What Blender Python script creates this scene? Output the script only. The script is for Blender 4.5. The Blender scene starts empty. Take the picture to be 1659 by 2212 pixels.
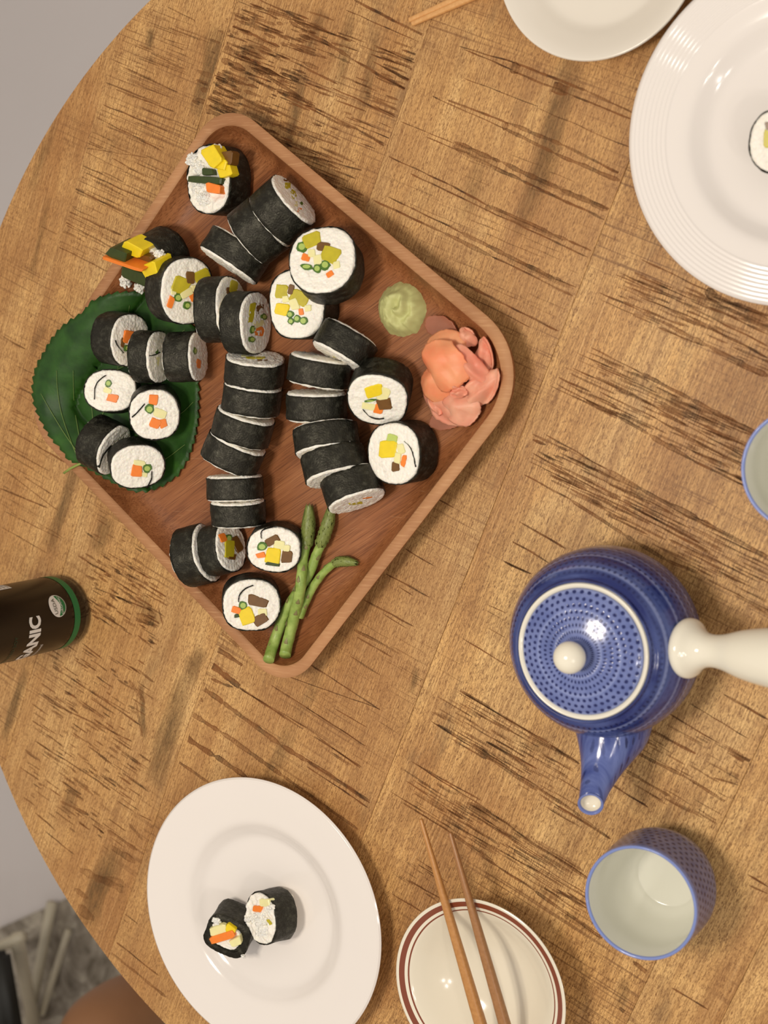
import bpy, bmesh, math, random
from mathutils import Vector, Matrix, noise

# ---------------------------------------------------------------- camera, world, lights
IMG_W, IMG_H, F = 1659.0, 2212.0, 3100.0
CAM_H = 1.0                                   # camera height above the table top (z = 0)
_d = Vector((1750.0, -320.0, F)).normalized() # straight down, seen from the camera (x right, y down, z ahead)
_X = (Vector((1, 0, 0)) - _d * _d.x).normalized()
_Y = _d.cross(_X)
RIGHT = Vector((_X.x, -_Y.x, -_d.x)); UP = Vector((-_X.y, _Y.y, _d.y)); BACK = Vector((-_X.z, _Y.z, _d.z))
CAM = Vector((0, 0, CAM_H))
scene = bpy.context.scene
COL = scene.collection
cd = bpy.data.cameras.new('camera'); cam = bpy.data.objects.new('camera', cd); COL.objects.link(cam)
M3 = Matrix((RIGHT, UP, BACK)).transposed()
cam.matrix_world = Matrix.Translation(CAM) @ M3.to_4x4()
cd.sensor_fit = 'HORIZONTAL'; cd.lens = 50.0; cd.sensor_width = 50.0 * IMG_W / F
cd.clip_start = 0.05; cd.clip_end = 30
cd.dof.use_dof = True; cd.dof.focus_distance = 1.17; cd.dof.aperture_fstop = 6.5
scene.camera = cam

def mklight(name, kind, loc, target, energy, color, **kw):
    l = bpy.data.lights.new(name, kind); l.energy = energy; l.color = color
    for k, v in kw.items(): setattr(l, k, v)
    o = bpy.data.objects.new(name, l); COL.objects.link(o); o.location = loc
    o.rotation_euler = (Vector(target) - Vector(loc)).to_track_quat('-Z', 'Y').to_euler()
    return o
WARM = (1.0, 0.905, 0.775)
world = bpy.data.worlds.new('world'); scene.world = world; world.use_nodes = True
bg = world.node_tree.nodes['Background']; bg.inputs[0].default_value = (1.0, 0.93, 0.87, 1); bg.inputs[1].default_value = 0.36
LAMP = (-0.56, -0.10, 1.30)                     # bulb cluster hanging over the table
for i in range(6):
    a = i * math.pi / 3 + 0.2
    mklight('lamp_bulb', 'POINT', (LAMP[0] + 0.10 * math.cos(a), LAMP[1] + 0.10 * math.sin(a), LAMP[2] + 0.02 * (i % 2)), (0, 0, 0), 3.6, WARM, shadow_soft_size=0.035)
for p_ in ((0.75, -0.75, 1.62), (0.98, -0.55, 1.62), (1.2, -0.85, 1.62)):
    mklight('second_lamp_bulb', 'POINT', p_, (0, 0, 0), 4.2, (1.0, 0.93, 0.86), shadow_soft_size=0.04)
vs = scene.view_settings
vs.view_transform = 'Standard'; vs.look = 'None'; vs.gamma = 1.0; vs.use_curve_mapping = False; vs.exposure = 0.72

# ---------------------------------------------------------------- pixel <-> world
def ray(x, y):
    a = (x - IMG_W / 2) / F; b = (y - IMG_H / 2) / F
    return (RIGHT * a - UP * b - BACK)            # depth 1 along the optical axis
def P(x, y, z=0.0):
    r = ray(x, y); return CAM + r * ((z - CAM_H) / r.z)
def PX(n, t): return n * t / F                    # n pixels at depth t, in metres
def proj(v):
    q = v - CAM; t = -q.dot(BACK)
    return IMG_W / 2 + F * q.dot(RIGHT) / t, IMG_H / 2 - F * q.dot(UP) / t, t

# ---------------------------------------------------------------- node helpers
class NT:
    def __init__(s, name, rough=0.5, spec=0.5):
        s.m = bpy.data.materials.new(name); s.m.use_nodes = True
        s.t = s.m.node_tree; s.b = s.t.nodes['Principled BSDF']
        s.b.inputs['Roughness'].default_value = rough
        s.b.inputs['Specular IOR Level'].default_value = spec
    def n(s, typ, **kw):
        o = s.t.nodes.new(typ)
        for k, v in kw.items(): setattr(o, k, v)
        return o
    def l(s, a, b): s.t.links.new(a, b)
    def put(s, sock, v):
        if hasattr(v, 'node'): s.l(v, sock)
        else: sock.default_value = v
    def math(s, op, a, b=0.0, c=None, clamp=False):
        o = s.n('ShaderNodeMath', operation=op, use_clamp=clamp); s.put(o.inputs[0], a); s.put(o.inputs[1], b)
        if c is not None: s.put(o.inputs[2], c)
        return o.outputs[0]
    def obj(s): return s.n('ShaderNodeTexCoord').outputs['Object']
    def xyz(s, v):
        o = s.n('ShaderNodeSeparateXYZ'); s.l(v, o.inputs[0]); return o.outputs
    def map(s, v, scale=(1, 1, 1), loc=(0, 0, 0), rot=(0, 0, 0)):
        o = s.n('ShaderNodeMapping'); s.l(v, o.inputs[0]); o.inputs['Scale'].default_value = scale
        o.inputs['Rotation'].default_value = rot
        s.put(o.inputs['Location'], loc); return o.outputs[0]
    def noise(s, v, scale=5, detail=3, rough=0.5, dist=0.0):
        o = s.n('ShaderNodeTexNoise'); s.l(v, o.inputs['Vector']); o.inputs['Scale'].default_value = scale
        o.inputs['Detail'].default_value = detail; o.inputs['Roughness'].default_value = rough; o.inputs['Distortion'].default_value = dist
        return o.outputs[0]
    def voro(s, v, scale=5, feature='F1'):
        o = s.n('ShaderNodeTexVoronoi', feature=feature); s.l(v, o.inputs['Vector']); o.inputs['Scale'].default_value = scale
        return o.outputs[0]
    def ramp(s, f, stops, interp='LINEAR'):
        o = s.n('ShaderNodeValToRGB'); s.put(o.inputs[0], f); r = o.color_ramp; r.interpolation = interp
        while len(r.elements) < len(stops): r.elements.new(0.5)
        for e, (p, c) in zip(r.elements, stops):
            e.position = p; e.color = (c, c, c, 1) if not hasattr(c, '__len__') else (*c, 1)
        return o.outputs[0]
    def mix(s, f, a, b, mode='MIX'):
        o = s.n('ShaderNodeMix', data_type='RGBA', blend_type=mode); s.put(o.inputs[0], f)
        for i, v in ((6, a), (7, b)):
            if hasattr(v, 'node'): s.l(v, o.inputs[i])
            else: o.inputs[i].default_value = (*v, 1)
        return o.outputs[2]
    def color(s, v):
        if hasattr(v, 'node'): s.l(v, s.b.inputs['Base Color'])
        else: s.b.inputs['Base Color'].default_value = (*v, 1)
    def bump(s, h, strength=0.5, dist=0.001):
        o = s.n('ShaderNodeBump'); s.put(o.inputs['Height'], h); o.inputs['Strength'].default_value = strength
        o.inputs['Distance'].default_value = dist; s.l(o.outputs[0], s.b.inputs['Normal'])
def lin(r, g, b):
    f = lambda c: (c / 255 / 12.92) if c < 10 else ((c / 255 + 0.055) / 1.055) ** 2.4
    return (f(r), f(g), f(b))
MATS = {}
def plain(name, col, rough=0.5, spec=0.5, vary=0.0, scale=40, sss=0.0, bump=0.0, coat=0.0):
    if name in MATS: return MATS[name]
    t = NT(name, rough, spec)
    if vary or bump:
        nz = t.noise(t.obj(), scale, 4)
        if vary: t.color(t.mix(nz, tuple(c * (1 - vary) for c in col), tuple(min(1, c * (1 + vary)) for c in col)))
        else: t.color(col)
        if bump: t.bump(nz, 0.6, bump)
    else: t.color(col)
    if sss:
        t.b.inputs['Subsurface Weight'].default_value = sss; t.b.inputs['Subsurface Radius'].default_value = (0.006, 0.004, 0.003)
        t.b.inputs['Subsurface Scale'].default_value = 0.5
    if coat: t.b.inputs['Coat Weight'].default_value = coat; t.b.inputs['Coat Roughness'].default_value = 0.05
    MATS[name] = t.m; return t.m

def wood_mat():
    t = NT('mango_wood', 0.5, 0.35)
    info = t.n('ShaderNodeObjectInfo').outputs['Random']
    off = t.math('MULTIPLY', info, 37.0)
    comb = t.n('ShaderNodeCombineXYZ'); t.l(off, comb.inputs[0]); t.l(off, comb.inputs[2])
    v = t.n('ShaderNodeVectorMath', operation='ADD'); t.l(t.obj(), v.inputs[0]); t.l(comb.outputs[0], v.inputs[1]); v = v.outputs[0]
    c = t.ramp(t.noise(t.map(v, (5, 14, 5)), 1, 4, 0.55, 0.6), [(0.3, lin(194, 143, 84)), (0.5, lin(227, 179, 112)), (0.7, lin(243, 202, 136))])
    # broad bands along the grain
    c = t.mix(t.ramp(t.noise(t.map(v, (1.5, 45, 3)), 1, 3, 0.6), [(0.38, 0.0), (0.68, 0.55)]), c, lin(164, 118, 72))
    # steps across the grain (chatter of the saw)
    c = t.mix(t.ramp(t.noise(t.map(v, (34, 2.0, 3)), 1, 2), [(0.5, 0.0), (0.54, 0.22)]), c, lin(160, 112, 66))
    # fine scaly pores
    pores = t.noise(t.map(v, (330, 1150, 330)), 1, 4, 0.65, 0.9)
    c = t.mix(t.ramp(pores, [(0.36, 0.95), (0.45, 0.45), (0.55, 0.0)]), c, lin(118, 76, 38))
    fib = t.noise(t.map(v, (28, 1000, 60)), 1, 2, 0.6)
    c = t.mix(t.ramp(fib, [(0.40, 0.42), (0.52, 0.0)]), c, lin(126, 84, 44))
    c = t.mix(t.ramp(fib, [(0.56, 0.0), (0.7, 0.4)]), c, lin(222, 180, 124))
    # thin cross saw lines, in patches
    saw = t.noise(t.map(v, (520, 9, 60)), 1, 2, 0.5)
    patch = t.ramp(t.noise(t.map(v, (9, 5, 5)), 1, 2), [(0.47, 0.0), (0.6, 1.0)])
    c = t.mix(t.math('MULTIPLY', t.ramp(saw, [(0.36, 0.6), (0.45, 0.0)]), patch), c, lin(104, 64, 32))
    # greyish stains
    st = t.ramp(t.noise(t.map(v, (7, 22, 5), loc=(3, 1, 0)), 1, 4, 0.65), [(0.60, 0.0), (0.76, 0.55)])
    c = t.mix(st, c, lin(112, 88, 60))
    c = t.mix(t.ramp(info, [(0.0, 0.0), (1.0, 0.22)]), c, lin(160, 112, 66))
    t.color(c)
    t.bump(t.math('ADD', pores, t.math('MULTIPLY', fib, 0.6)), 0.12, 0.0004)
    return t.m
WOOD = wood_mat()
def mark_mat():
    t = NT('saw_mark_wood', 0.7, 0.15)
    v = t.obj()
    t.color(t.ramp(t.noise(v, 90, 4), [(0.36, lin(74, 50, 34)), (0.5, lin(128, 80, 44)), (0.65, lin(146, 94, 54))]))
    a = t.n('ShaderNodeAttribute', attribute_name='dark').outputs['Fac']
    br = t.ramp(t.noise(t.map(v, (420, 70, 100)), 1, 4, 0.65, 0.4), [(0.34, 0.55), (0.6, 1.0)])
    t.l(t.math('MULTIPLY', a, br, clamp=True), t.b.inputs['Alpha'])
    t.m.use_transparent_shadow = True
    return t.m
MARK = mark_mat()
def tray_mat():
    t = NT('teak_tray', 0.42, 0.4)
    v = t.map(t.obj(), rot=(0, 0, math.radians(-32)))
    c = t.ramp(t.noise(t.map(v, (3, 26, 26)), 1, 4, 0.6, 1.2), [(0.3, lin(116, 66, 34)), (0.5, lin(146, 90, 52)), (0.72, lin(170, 112, 70))])
    f = t.noise(t.map(v, (26, 900, 900)), 1, 2, 0.6)
    c = t.mix(t.ramp(f, [(0.36, 0.5), (0.5, 0.0)]), c, lin(86, 44, 20))
    c = t.mix(t.ramp(f, [(0.6, 0.0), (0.75, 0.4)]), c, lin(194, 140, 92))
    sc = t.noise(t.map(t.obj(), (40, 600, 40), rot=(0, 0, 0.6)), 1, 2)
    c = t.mix(t.ramp(sc, [(0.70, 0.0), (0.76, 0.25)]), c, lin(205, 160, 118))
    t.color(c); t.bump(f, 0.25, 0.0004); return t.m
TRAY = tray_mat()
def rim_mat():
    t = NT('worn_rim_wood', 0.6, 0.3)
    v = t.obj()
    c = t.ramp(t.noise(v, 14, 3, 0.5), [(0.3, lin(152, 104, 68)), (0.7, lin(184, 134, 92))])
    c = t.mix(t.ramp(t.noise(t.map(v, (60, 700, 60), rot=(0, 0, 0.6)), 1, 3), [(0.5, 0.0), (0.7, 0.4)]), c, lin(205, 160, 115))
    t.color(c); return t.m
RIMM = rim_mat()
def nori_mat():
    t = NT('nori', 0.42, 0.42)
    v = t.obj()
    nz = t.noise(v, 170, 5, 0.65)
    t.color(t.ramp(nz, [(0.35, (0.004, 0.004, 0.0026)), (0.52, (0.010, 0.010, 0.0065)), (0.68, (0.045, 0.044, 0.032))]))
    t.l(t.ramp(t.noise(v, 320, 4), [(0.3, 0.36), (0.7, 0.62)]), t.b.inputs['Roughness'])
    t.bump(t.math('ADD', nz, t.noise(v, 700, 2)), 0.6, 0.0009); t.b.inputs['Specular Tint'].default_value = (1, 0.93, 0.78, 1); return t.m
NORI = nori_mat()
def rice_mat():
    t = NT('rice', 0.42, 0.4)
    v = t.obj(); w = t.map(v, (1, 1, 1))
    g = t.voro(w, 420, 'F1')
    t.color(t.mix(t.ramp(t.noise(v, 260, 3), [(0.62, 0.0), (0.75, 0.5)]), lin(243, 238, 226), lin(198, 190, 176)))
    t.bump(t.math('MULTIPLY', g, -1.0), 0.55, 0.001)
    t.b.inputs['Subsurface Weight'].default_value = 0.35; t.b.inputs['Subsurface Radius'].default_value = (0.004, 0.003, 0.002); t.b.inputs['Subsurface Scale'].default_value = 0.4
    return t.m
RICE = rice_mat()
FILL = {
 'Y': ('pickled_radish', plain('yellow_radish', lin(236, 208, 30), 0.35, vary=0.12, scale=200, sss=0.3)),
 'L': ('omelette_strip', plain('olive_yellow', lin(190, 176, 34), 0.4, vary=0.2, scale=200, sss=0.2)),
 'O': ('carrot_stick', plain('carrot_orange', lin(244, 132, 44), 0.4, vary=0.12, scale=200, sss=0.2)),
 'B': ('gourd_strip', plain('brown_gourd', lin(110, 74, 28), 0.35, vary=0.3, scale=250)),
 'W': ('cucumber_stick', plain('pale_cucumber', lin(238, 230, 168), 0.35, vary=0.08, scale=200, sss=0.3)),
 'P': ('cucumber_stick', plain('light_green_cucumber', lin(186, 204, 104), 0.35, vary=0.1, scale=200, sss=0.2)),
 'G': ('asparagus_slice', plain('asparagus_skin', lin(74, 112, 34), 0.35, vary=0.25, scale=300)),
 'D': ('green_leaf_strip', plain('dark_green_strip', lin(52, 66, 20), 0.4, vary=0.35, scale=300)),
}
PITH = plain('asparagus_pith', lin(168, 190, 96), 0.4, vary=0.1, scale=300)

# ---------------------------------------------------------------- mesh helpers
def mobj(name, bm, mat, parent=None, smooth=True, loc=None, kind=None, label=None):
    me = bpy.data.meshes.new(name); bm.normal_update(); bm.to_mesh(me); bm.free()
    if smooth:
        for p in me.polygons: p.use_smooth = True
    for m in (mat if isinstance(mat, (list, tuple)) else [mat]): me.materials.append(m)
    o = bpy.data.objects.new(name, me); COL.objects.link(o)
    if parent: o.parent = parent
    if loc is not None: o.location = loc
    if kind: o['kind'] = kind
    if label: o['label'] = label
    return o
def tag(o, label, cat, group=None):
    o['label'] = label; o['category'] = cat
    if group: o['group'] = group
    return o
def thing(name, loc, label, cat, group=None, rotz=0.0):
    o = bpy.data.objects.new(name, None); COL.objects.link(o); o.location = loc; o.rotation_euler = (0, 0, rotz)
    o.empty_display_size = 0.01
    return tag(o, label, cat, group)
def lathe_bm(prof, seg=96, bm=None, closed=False):
    bm = bm or bmesh.new(); rings = []
    for r, z in prof:
        if r < 1e-6: rings.append([bm.verts.new((0, 0, z))])
        else: rings.append([bm.verts.new((r * math.cos(2 * math.pi * i / seg), r * math.sin(2 * math.pi * i / seg), z)) for i in range(seg)])
    pairs = list(zip(rings, rings[1:])) + ([(rings[-1], rings[0])] if closed else [])
    for a, b in pairs:
        for i in range(seg):
            j = (i + 1) % seg
            if len(a) == 1 and len(b) == 1: continue
            if len(a) == 1: bm.faces.new((a[0], b[i], b[j]))
            elif len(b) == 1: bm.faces.new((a[i], b[0], a[j]))
            else: bm.faces.new((a[i], b[i], b[j], a[j]))
    bmesh.ops.recalc_face_normals(bm, faces=bm.faces)
    return bm
def smooth_prof(pts, n=6):
    out = []
    for i in range(len(pts) - 1):
        p0 = pts[max(i - 1, 0)]; p1 = pts[i]; p2 = pts[i + 1]; p3 = pts[min(i + 2, len(pts) - 1)]
        for k in range(n):
            t = k / n
            out.append(tuple(0.5 * ((2 * b) + (-a + c) * t + (2 * a - 5 * b + 4 * c - d) * t * t + (-a + 3 * b - 3 * c + d) * t ** 3) for a, b, c, d in zip(p0, p1, p2, p3)))
    out.append(tuple(pts[-1])); return out
def tube_bm(path, radii, seg=12, bm=None, cap=True, flat=1.0, noise_amp=0.0, seed=0):
    bm = bm or bmesh.new(); path = [Vector(p) for p in path]; rings = []
    up = Vector((0, 0, 1))
    for i, p in enumerate(path):
        t = (path[min(i + 1, len(path) - 1)] - path[max(i - 1, 0)]).normalized()
        if abs(t.dot(up)) > 0.95: up = Vector((0, 1, 0))
        s = t.cross(up).normalized(); u = s.cross(t).normalized(); r = radii[i] if hasattr(radii, '__len__') else radii
        ring = []
        for k in range(seg):
            a = 2 * math.pi * k / seg; q = p + s * (r * math.cos(a)) + u * (r * flat * math.sin(a))
            if noise_amp: q += (q - p).normalized() * noise_amp * noise.noise(q * 220 + Vector((seed, 0, 0)))
            ring.append(bm.verts.new(q))
        rings.append(ring)
    for a, b in zip(rings, rings[1:]):
        for k in range(seg): bm.faces.new((a[k], a[(k + 1) % seg], b[(k + 1) % seg], b[k]))
    if cap: bm.faces.new(rings[0][::-1]); bm.faces.new(rings[-1])
    bmesh.ops.recalc_face_normals(bm, faces=bm.faces)
    return bm
def box_bm(x0, x1, y0, y1, z0, z1, bm=None, bev=0.0):
    bm = bm or bmesh.new()
    vv = [bm.verts.new((x, y, z)) for z in (z0, z1) for y in (y0, y1) for x in (x0, x1)]
    fs = [bm.faces.new([vv[i] for i in f]) for f in ((0, 2, 3, 1), (4, 5, 7, 6), (0, 1, 5, 4), (2, 6, 7, 3), (0, 4, 6, 2), (1, 3, 7, 5))]
    if bev: bmesh.ops.bevel(bm, geom=list(bm.edges), offset=bev, segments=2, affect='EDGES')
    return bm

# ---------------------------------------------------------------- the setting
FLOOR_Z = -0.74
def floor_mat():
    t = NT('pale_floor', 0.55, 0.3); v = t.obj()
    t.color(t.mix(t.noise(v, 3, 3), lin(206, 200, 198), lin(216, 210, 208))); return t.m
for nm_, x0_, x1_, y0_, y1_ in (('wall_left', -4.25, -4.2, -2.6, 2.6), ('wall_back', -4.2, 1.6, 2.6, 2.65), ('wall_front', -4.2, 1.6, -2.65, -2.6)):
    wo = mobj(nm_, box_bm(x0_, x1_, y0_, y1_, FLOOR_Z, 1.9), plain('wall_paint', lin(214, 206, 196), 0.8), smooth=False); wo['kind'] = 'structure'
fl = mobj('floor', box_bm(-4.2, 1.6, -2.6, 2.6, FLOOR_Z - 0.05, FLOOR_Z), floor_mat(), smooth=False); fl['kind'] = 'structure'; fl['label'] = 'pale grey floor seen past the table edge'
def rug_mat():
    t = NT('mottled_rug', 0.95, 0.05); v = t.obj()
    c = t.ramp(t.noise(v, 11, 5, 0.7, 1.5), [(0.35, lin(108, 100, 88)), (0.5, lin(150, 142, 130)), (0.66, lin(196, 188, 172))])
    t.color(c); t.bump(t.noise(v, 300, 2), 0.4, 0.003); return t.m

# ---------------------------------------------------------------- round table: planks and saw marks
UDIR = math.atan2(-math.sin(math.radians(112.5)), math.cos(math.radians(112.5)))   # plank direction in the world
TC = Vector((-0.5094, -0.1475, 0)); TR = 0.5345
table = thing('round_table', (TC.x, TC.y, FLOOR_Z), 'round table of rough sawn honey brown planks under the whole meal', 'table', rotz=UDIR)
def to_table(w):                      # world -> table-local
    d = Vector((w.x - TC.x, w.y - TC.y)); c, s = math.cos(-UDIR), math.sin(-UDIR)
    return Vector((d.x * c - d.y * s, d.x * s + d.y * c))
TOPZ = -FLOOR_Z
# joints given as offsets across the planks
def joint_v(px0, px1):
    a = to_table(P(*px0)); b = to_table(P(*px1)); return (a.y + b.y) / 2
js = sorted([joint_v((286, 48), (99.5, 542.5)), joint_v((500, 39), (434, 250)), joint_v((472, 1354), (932, 63)), joint_v((1366, 337), (1240.6, 641)),
             joint_v((1616, 1656), (1532, 1838)), joint_v((1648.6, 2018), (1558.6, 2212))])
js = [-TR - 0.01] + js + [js[-1] + 0.17, js[-1] + 0.35] + [TR + 0.01]
js = [j for j in js if -TR - 0.011 <= j <= TR + 0.011]; js = sorted(js)
PLANKS = []
for a, b in zip(js, js[1:]):
    a2, b2 = a + 0.0001, b - 0.0001
    lo, hi = max(a2, -TR + 0.0005), min(b2, TR - 0.0005)
    if hi - lo < 0.003: continue
    top = []
    n = 40
    for i in range(n + 1):
        y = lo + (hi - lo) * i / n; top.append((math.sqrt(max(TR * TR - y * y, 0)), y))
    for i in range(n, -1, -1):
        y = lo + (hi - lo) * i / n; top.append((-math.sqrt(max(TR * TR - y * y, 0)), y))
    bm = bmesh.new()
    dz = random.Random(int(a * 1e4)).uniform(-0.0003, 0.0)
    up = [bm.verts.new((x, y, TOPZ + dz)) for x, y in top]; dn = [bm.verts.new((x, y, TOPZ - 0.03)) for x, y in top]
    f = bm.faces.new(up); bm.faces.new(dn[::-1])
    m = len(up)
    for i in range(m): bm.faces.new((up[i], dn[i], dn[(i + 1) % m], up[(i + 1) % m]))
    bmesh.ops.recalc_face_normals(bm, faces=bm.faces)
    bmesh.ops.bevel(bm, geom=[e for e in bm.edges if e.verts[0].co.z > TOPZ - 0.001 and e.verts[1].co.z > TOPZ - 0.001], offset=0.0003, segments=1, affect='EDGES')
    pl = mobj('plank', bm, WOOD, table, smooth=False)
    PLANKS.append((a, b, pl, dz))
ped = mobj('pedestal', lathe_bm(smooth_prof([(0.0, TOPZ - 0.032), (0.16, TOPZ - 0.034), (0.15, TOPZ - 0.06), (0.06, TOPZ - 0.12), (0.05, 0.4), (0.055, 0.2), (0.09, 0.08), (0.24, 0.04), (0.25, 0.0), (0.0, 0.0)]), 40), plain('dark_table_base', lin(70, 48, 32), 0.5, vary=0.2), table)

MARKS = []
def mk(ox, oy, s, items, dark=0.9):
    for it in items:
        x0, y0, x1, y1, w = it[:5]; MARKS.append((ox + x0 / s, oy + y0 / s, ox + x1 / s, oy + y1 / s, w / s, it[5] if len(it) > 5 else dark))
mk(800, 100, 2.765, [(530,0,870,100,6),(870,100,1300,270,11),(1300,270,1570,400,8),(560,20,850,140,5),(850,150,1200,290,9),(1200,290,1570,440,8),(840,120,890,140,50),(1090,240,1180,270,50),
 (560,190,1000,360,3),(1000,370,1560,610,4),(460,320,830,460,9),(830,460,1150,590,15),(1150,590,1510,770,11),(370,300,800,490,5),(800,490,1100,640,14),(1100,640,1490,805,16),(790,470,820,485,34),
 (180,450,500,580,4),(500,570,780,690,18),(780,690,1130,850,18),(1130,850,1425,975,17),(330,540,520,620,4),(500,610,900,800,16),(900,800,1400,1035,11),(500,590,760,700,34,.6),(1000,800,1420,980,26,.6),
 (110,660,480,830,6),(480,830,700,950,10),(700,950,1180,1160,14),(1180,1160,1320,1220,10),(240,760,700,980,7),(700,980,1300,1260,7),(685,960,715,975,30),(740,980,1150,1160,16,.5),
 (110,900,540,1110,6),(540,1110,1100,1390,18),(1100,1390,1230,1440,7),(20,920,430,1110,10),(430,1110,720,1250,18),(720,1250,1210,1490,9),(820,1270,1200,1440,24,.5),
 (330,1300,800,1540,12),(800,1540,1120,1700,9),(560,1480,960,1680,4),(0,150,230,270,8),(70,120,260,215,9),(60,10,290,110,5),(20,350,200,450,5),(20,560,110,610,6),(20,300,210,370,3),(60,60,300,160,3),(10,90,260,230,3),(40,450,150,500,3),(0,500,140,560,4)])
mk(1060, 560, 2.77, [(900,0,1300,190,6),(1300,200,1659,370,20),(750,95,1100,240,6),(1100,240,1659,520,7),(880,100,1300,280,4),(1300,280,1659,450,7),(880,220,1200,350,6),(1200,350,1659,590,10),(650,200,900,310,7),(900,310,1300,520,18),(1300,520,1659,700,20),
 (1290,180,1340,230,40),(600,530,900,680,6),(900,680,1200,840,16),(1200,840,1600,1050,22),(640,640,1000,800,5),(1000,850,1200,950,16),(1200,960,1560,1130,12),(490,650,900,840,6),(900,840,1530,1190,6),(650,790,1000,960,6),(1000,960,1540,1260,8),
 (400,750,650,880,5),(650,880,950,1050,14),(950,1050,1200,1200,18),(1200,1200,1550,1370,9),(330,1050,700,1260,7),(700,1260,900,1380,22),(900,1380,1250,1560,24),(1250,1560,1659,1780,20),(250,1080,330,1110,12),(250,1160,700,1420,5),(700,1400,1250,1700,9),
 (350,1290,700,1440,7),(700,1440,1300,1750,7),(200,1290,480,1440,8),(480,1440,800,1650,15),(800,1650,1050,1800,16),(1050,1800,1250,1883,14),(170,1570,450,1730,8),(130,1690,350,1820,6),(80,1810,240,1883,7),(500,1190,1100,1540,40,.35),(800,690,1500,1060,46,.35)])
mk(660, 1040, 3.16, [(900,120,1010,180,9),(680,460,880,580,7),(550,630,840,790,10),(640,720,730,780,4),(400,810,740,990,10),(530,905,690,1005,5),(330,1010,650,1180,15),(300,1190,520,1330,7),(350,1060,590,1200,9),(20,1240,510,1560,7),(200,1550,420,1680,5),(0,1540,420,1810,6),(60,1740,380,1950,8),(0,1890,440,2180,12),(160,1850,300,1940,5),
 (1410,410,1570,490,6),(1350,540,1510,620,8),(1240,840,1370,900,5),(1070,1070,1380,1260,7),(1050,1430,1580,1740,9),(1230,1780,1580,1960,12),(860,1640,1150,1820,9),(1150,1820,1580,2110,18),(720,1910,1200,2180,8),(1230,880,1360,950,5,.6),(1240,1000,1370,1070,5,.6)])
mk(300, 1300, 2.765, [(470,170,600,270,24,1.2),(430,260,620,380,24,1.2),(400,350,600,510,38,1.2),(600,510,980,760,11),(350,490,500,600,40,1.2),(330,560,385,595,22,1.1),(500,600,840,850,28),(840,850,1000,950,26),(1000,950,1380,1200,12),(1000,980,1370,1230,7),(300,660,480,770,26,1.15),(480,770,860,1040,24),(860,1040,1310,1360,14),(250,790,450,920,36,1.15),(450,920,650,1050,26),(200,930,430,1090,16),(600,520,1000,750,4),
 (780,490,1350,860,5),(1060,800,1320,990,7),(900,450,1440,640,4),(1150,900,1280,980,6),(430,460,560,510,18,1.1)])
mk(780, 1500, 3.07, [(690,0,1250,330,9),(1250,330,1450,460,12),(830,310,1050,450,12),(870,290,1100,420,8),(510,200,720,320,9),(720,320,1050,540,16),(1050,540,1400,770,16),(1400,770,1650,960,16),(370,470,800,740,7),(800,740,1130,980,12),(1130,980,1500,1210,14),(280,720,600,920,10),(600,920,900,1140,16),(900,1140,1150,1300,14),(1150,1300,1600,1620,18),
 (700,780,1000,950,9),(620,870,1180,1180,6),(200,1320,400,1440,9),(300,1230,560,1370,7),(1300,1290,1500,1420,14),(700,720,850,800,36,.6),(900,220,1350,420,60,.3),(750,760,1450,1180,80,.3),(880,880,1300,1150,5),(820,850,1250,1130,4)])
mk(1200, 1500, 3.107, [(1130,0,1426,170,12),(760,130,1100,330,7),(640,240,940,400,14),(540,390,900,570,16),(900,570,1170,740,16),(1060,560,1230,610,9),(1150,390,1300,470,12),(370,600,620,760,12),(0,740,370,970,14),(0,370,160,470,12),(0,1090,220,1240,16),(80,1330,240,1430,14),(20,1460,290,1630,16),(520,1790,640,1890,20),(1290,1210,1426,1290,12),(1300,1280,1426,1340,7),(780,1970,1030,2120,8),(430,2100,520,2200,28),(1000,470,1250,600,60,.35),(900,60,1300,300,4)])
mk(0, 0, 3.318, [(860,470,1270,660,8,.7),(830,640,1250,800,9,.7),(740,750,1200,940,9,.7),(690,840,1160,1080,9,.7),(600,1060,1060,1130,5,.6),(800,1130,1050,1270,8,.7),(620,1240,1010,1420,9,.7),(520,1340,960,1560,11,.8),(430,1490,880,1690,10,.7),(430,1570,830,1790,8,.7),(1080,380,1330,500,7,.7),(1160,270,1350,330,6,.6),(1200,50,1400,150,7,.6),(400,1760,800,1960,8,.6),(850,570,1230,700,4,.6),(750,900,1180,1060,4,.6),(560,1290,960,1470,4,.6),(470,1530,860,1740,4,.6),(880,360,1300,520,30,.15),(640,900,1100,1150,60,.15)])
mk(0, 600, 4.42, [(80,600,400,760,12,.7),(160,840,330,920,8,.7),(150,1040,310,1110,12,.7),(0,1400,620,1760,14,.8),(30,1600,480,1850,12,.7),(230,1900,500,2070,12,.7),(0,2010,460,2200,14,.8),(560,240,720,400,8,.6),(60,1240,300,1350,8,.6),(0,1330,560,1640,6,.6)])
mk(0, 1000, 3.16, [(640,980,800,1100,12),(440,1440,960,1790,10),(330,1630,900,1900,9),(560,1230,700,1340,9),(240,1900,700,2190,10,.8),(940,1410,1050,1500,16),(880,1480,990,1640,26,.8),(930,1640,970,1870,18,.8),(500,1480,900,1720,5),(640,850,1040,1010,10,.8),(930,1050,1050,1080,60,.8),(1080,980,1110,1100,10,.8),(30,330,420,520,5,.6),(0,430,330,620,6,.6),(50,60,400,330,7,.6)])
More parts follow.
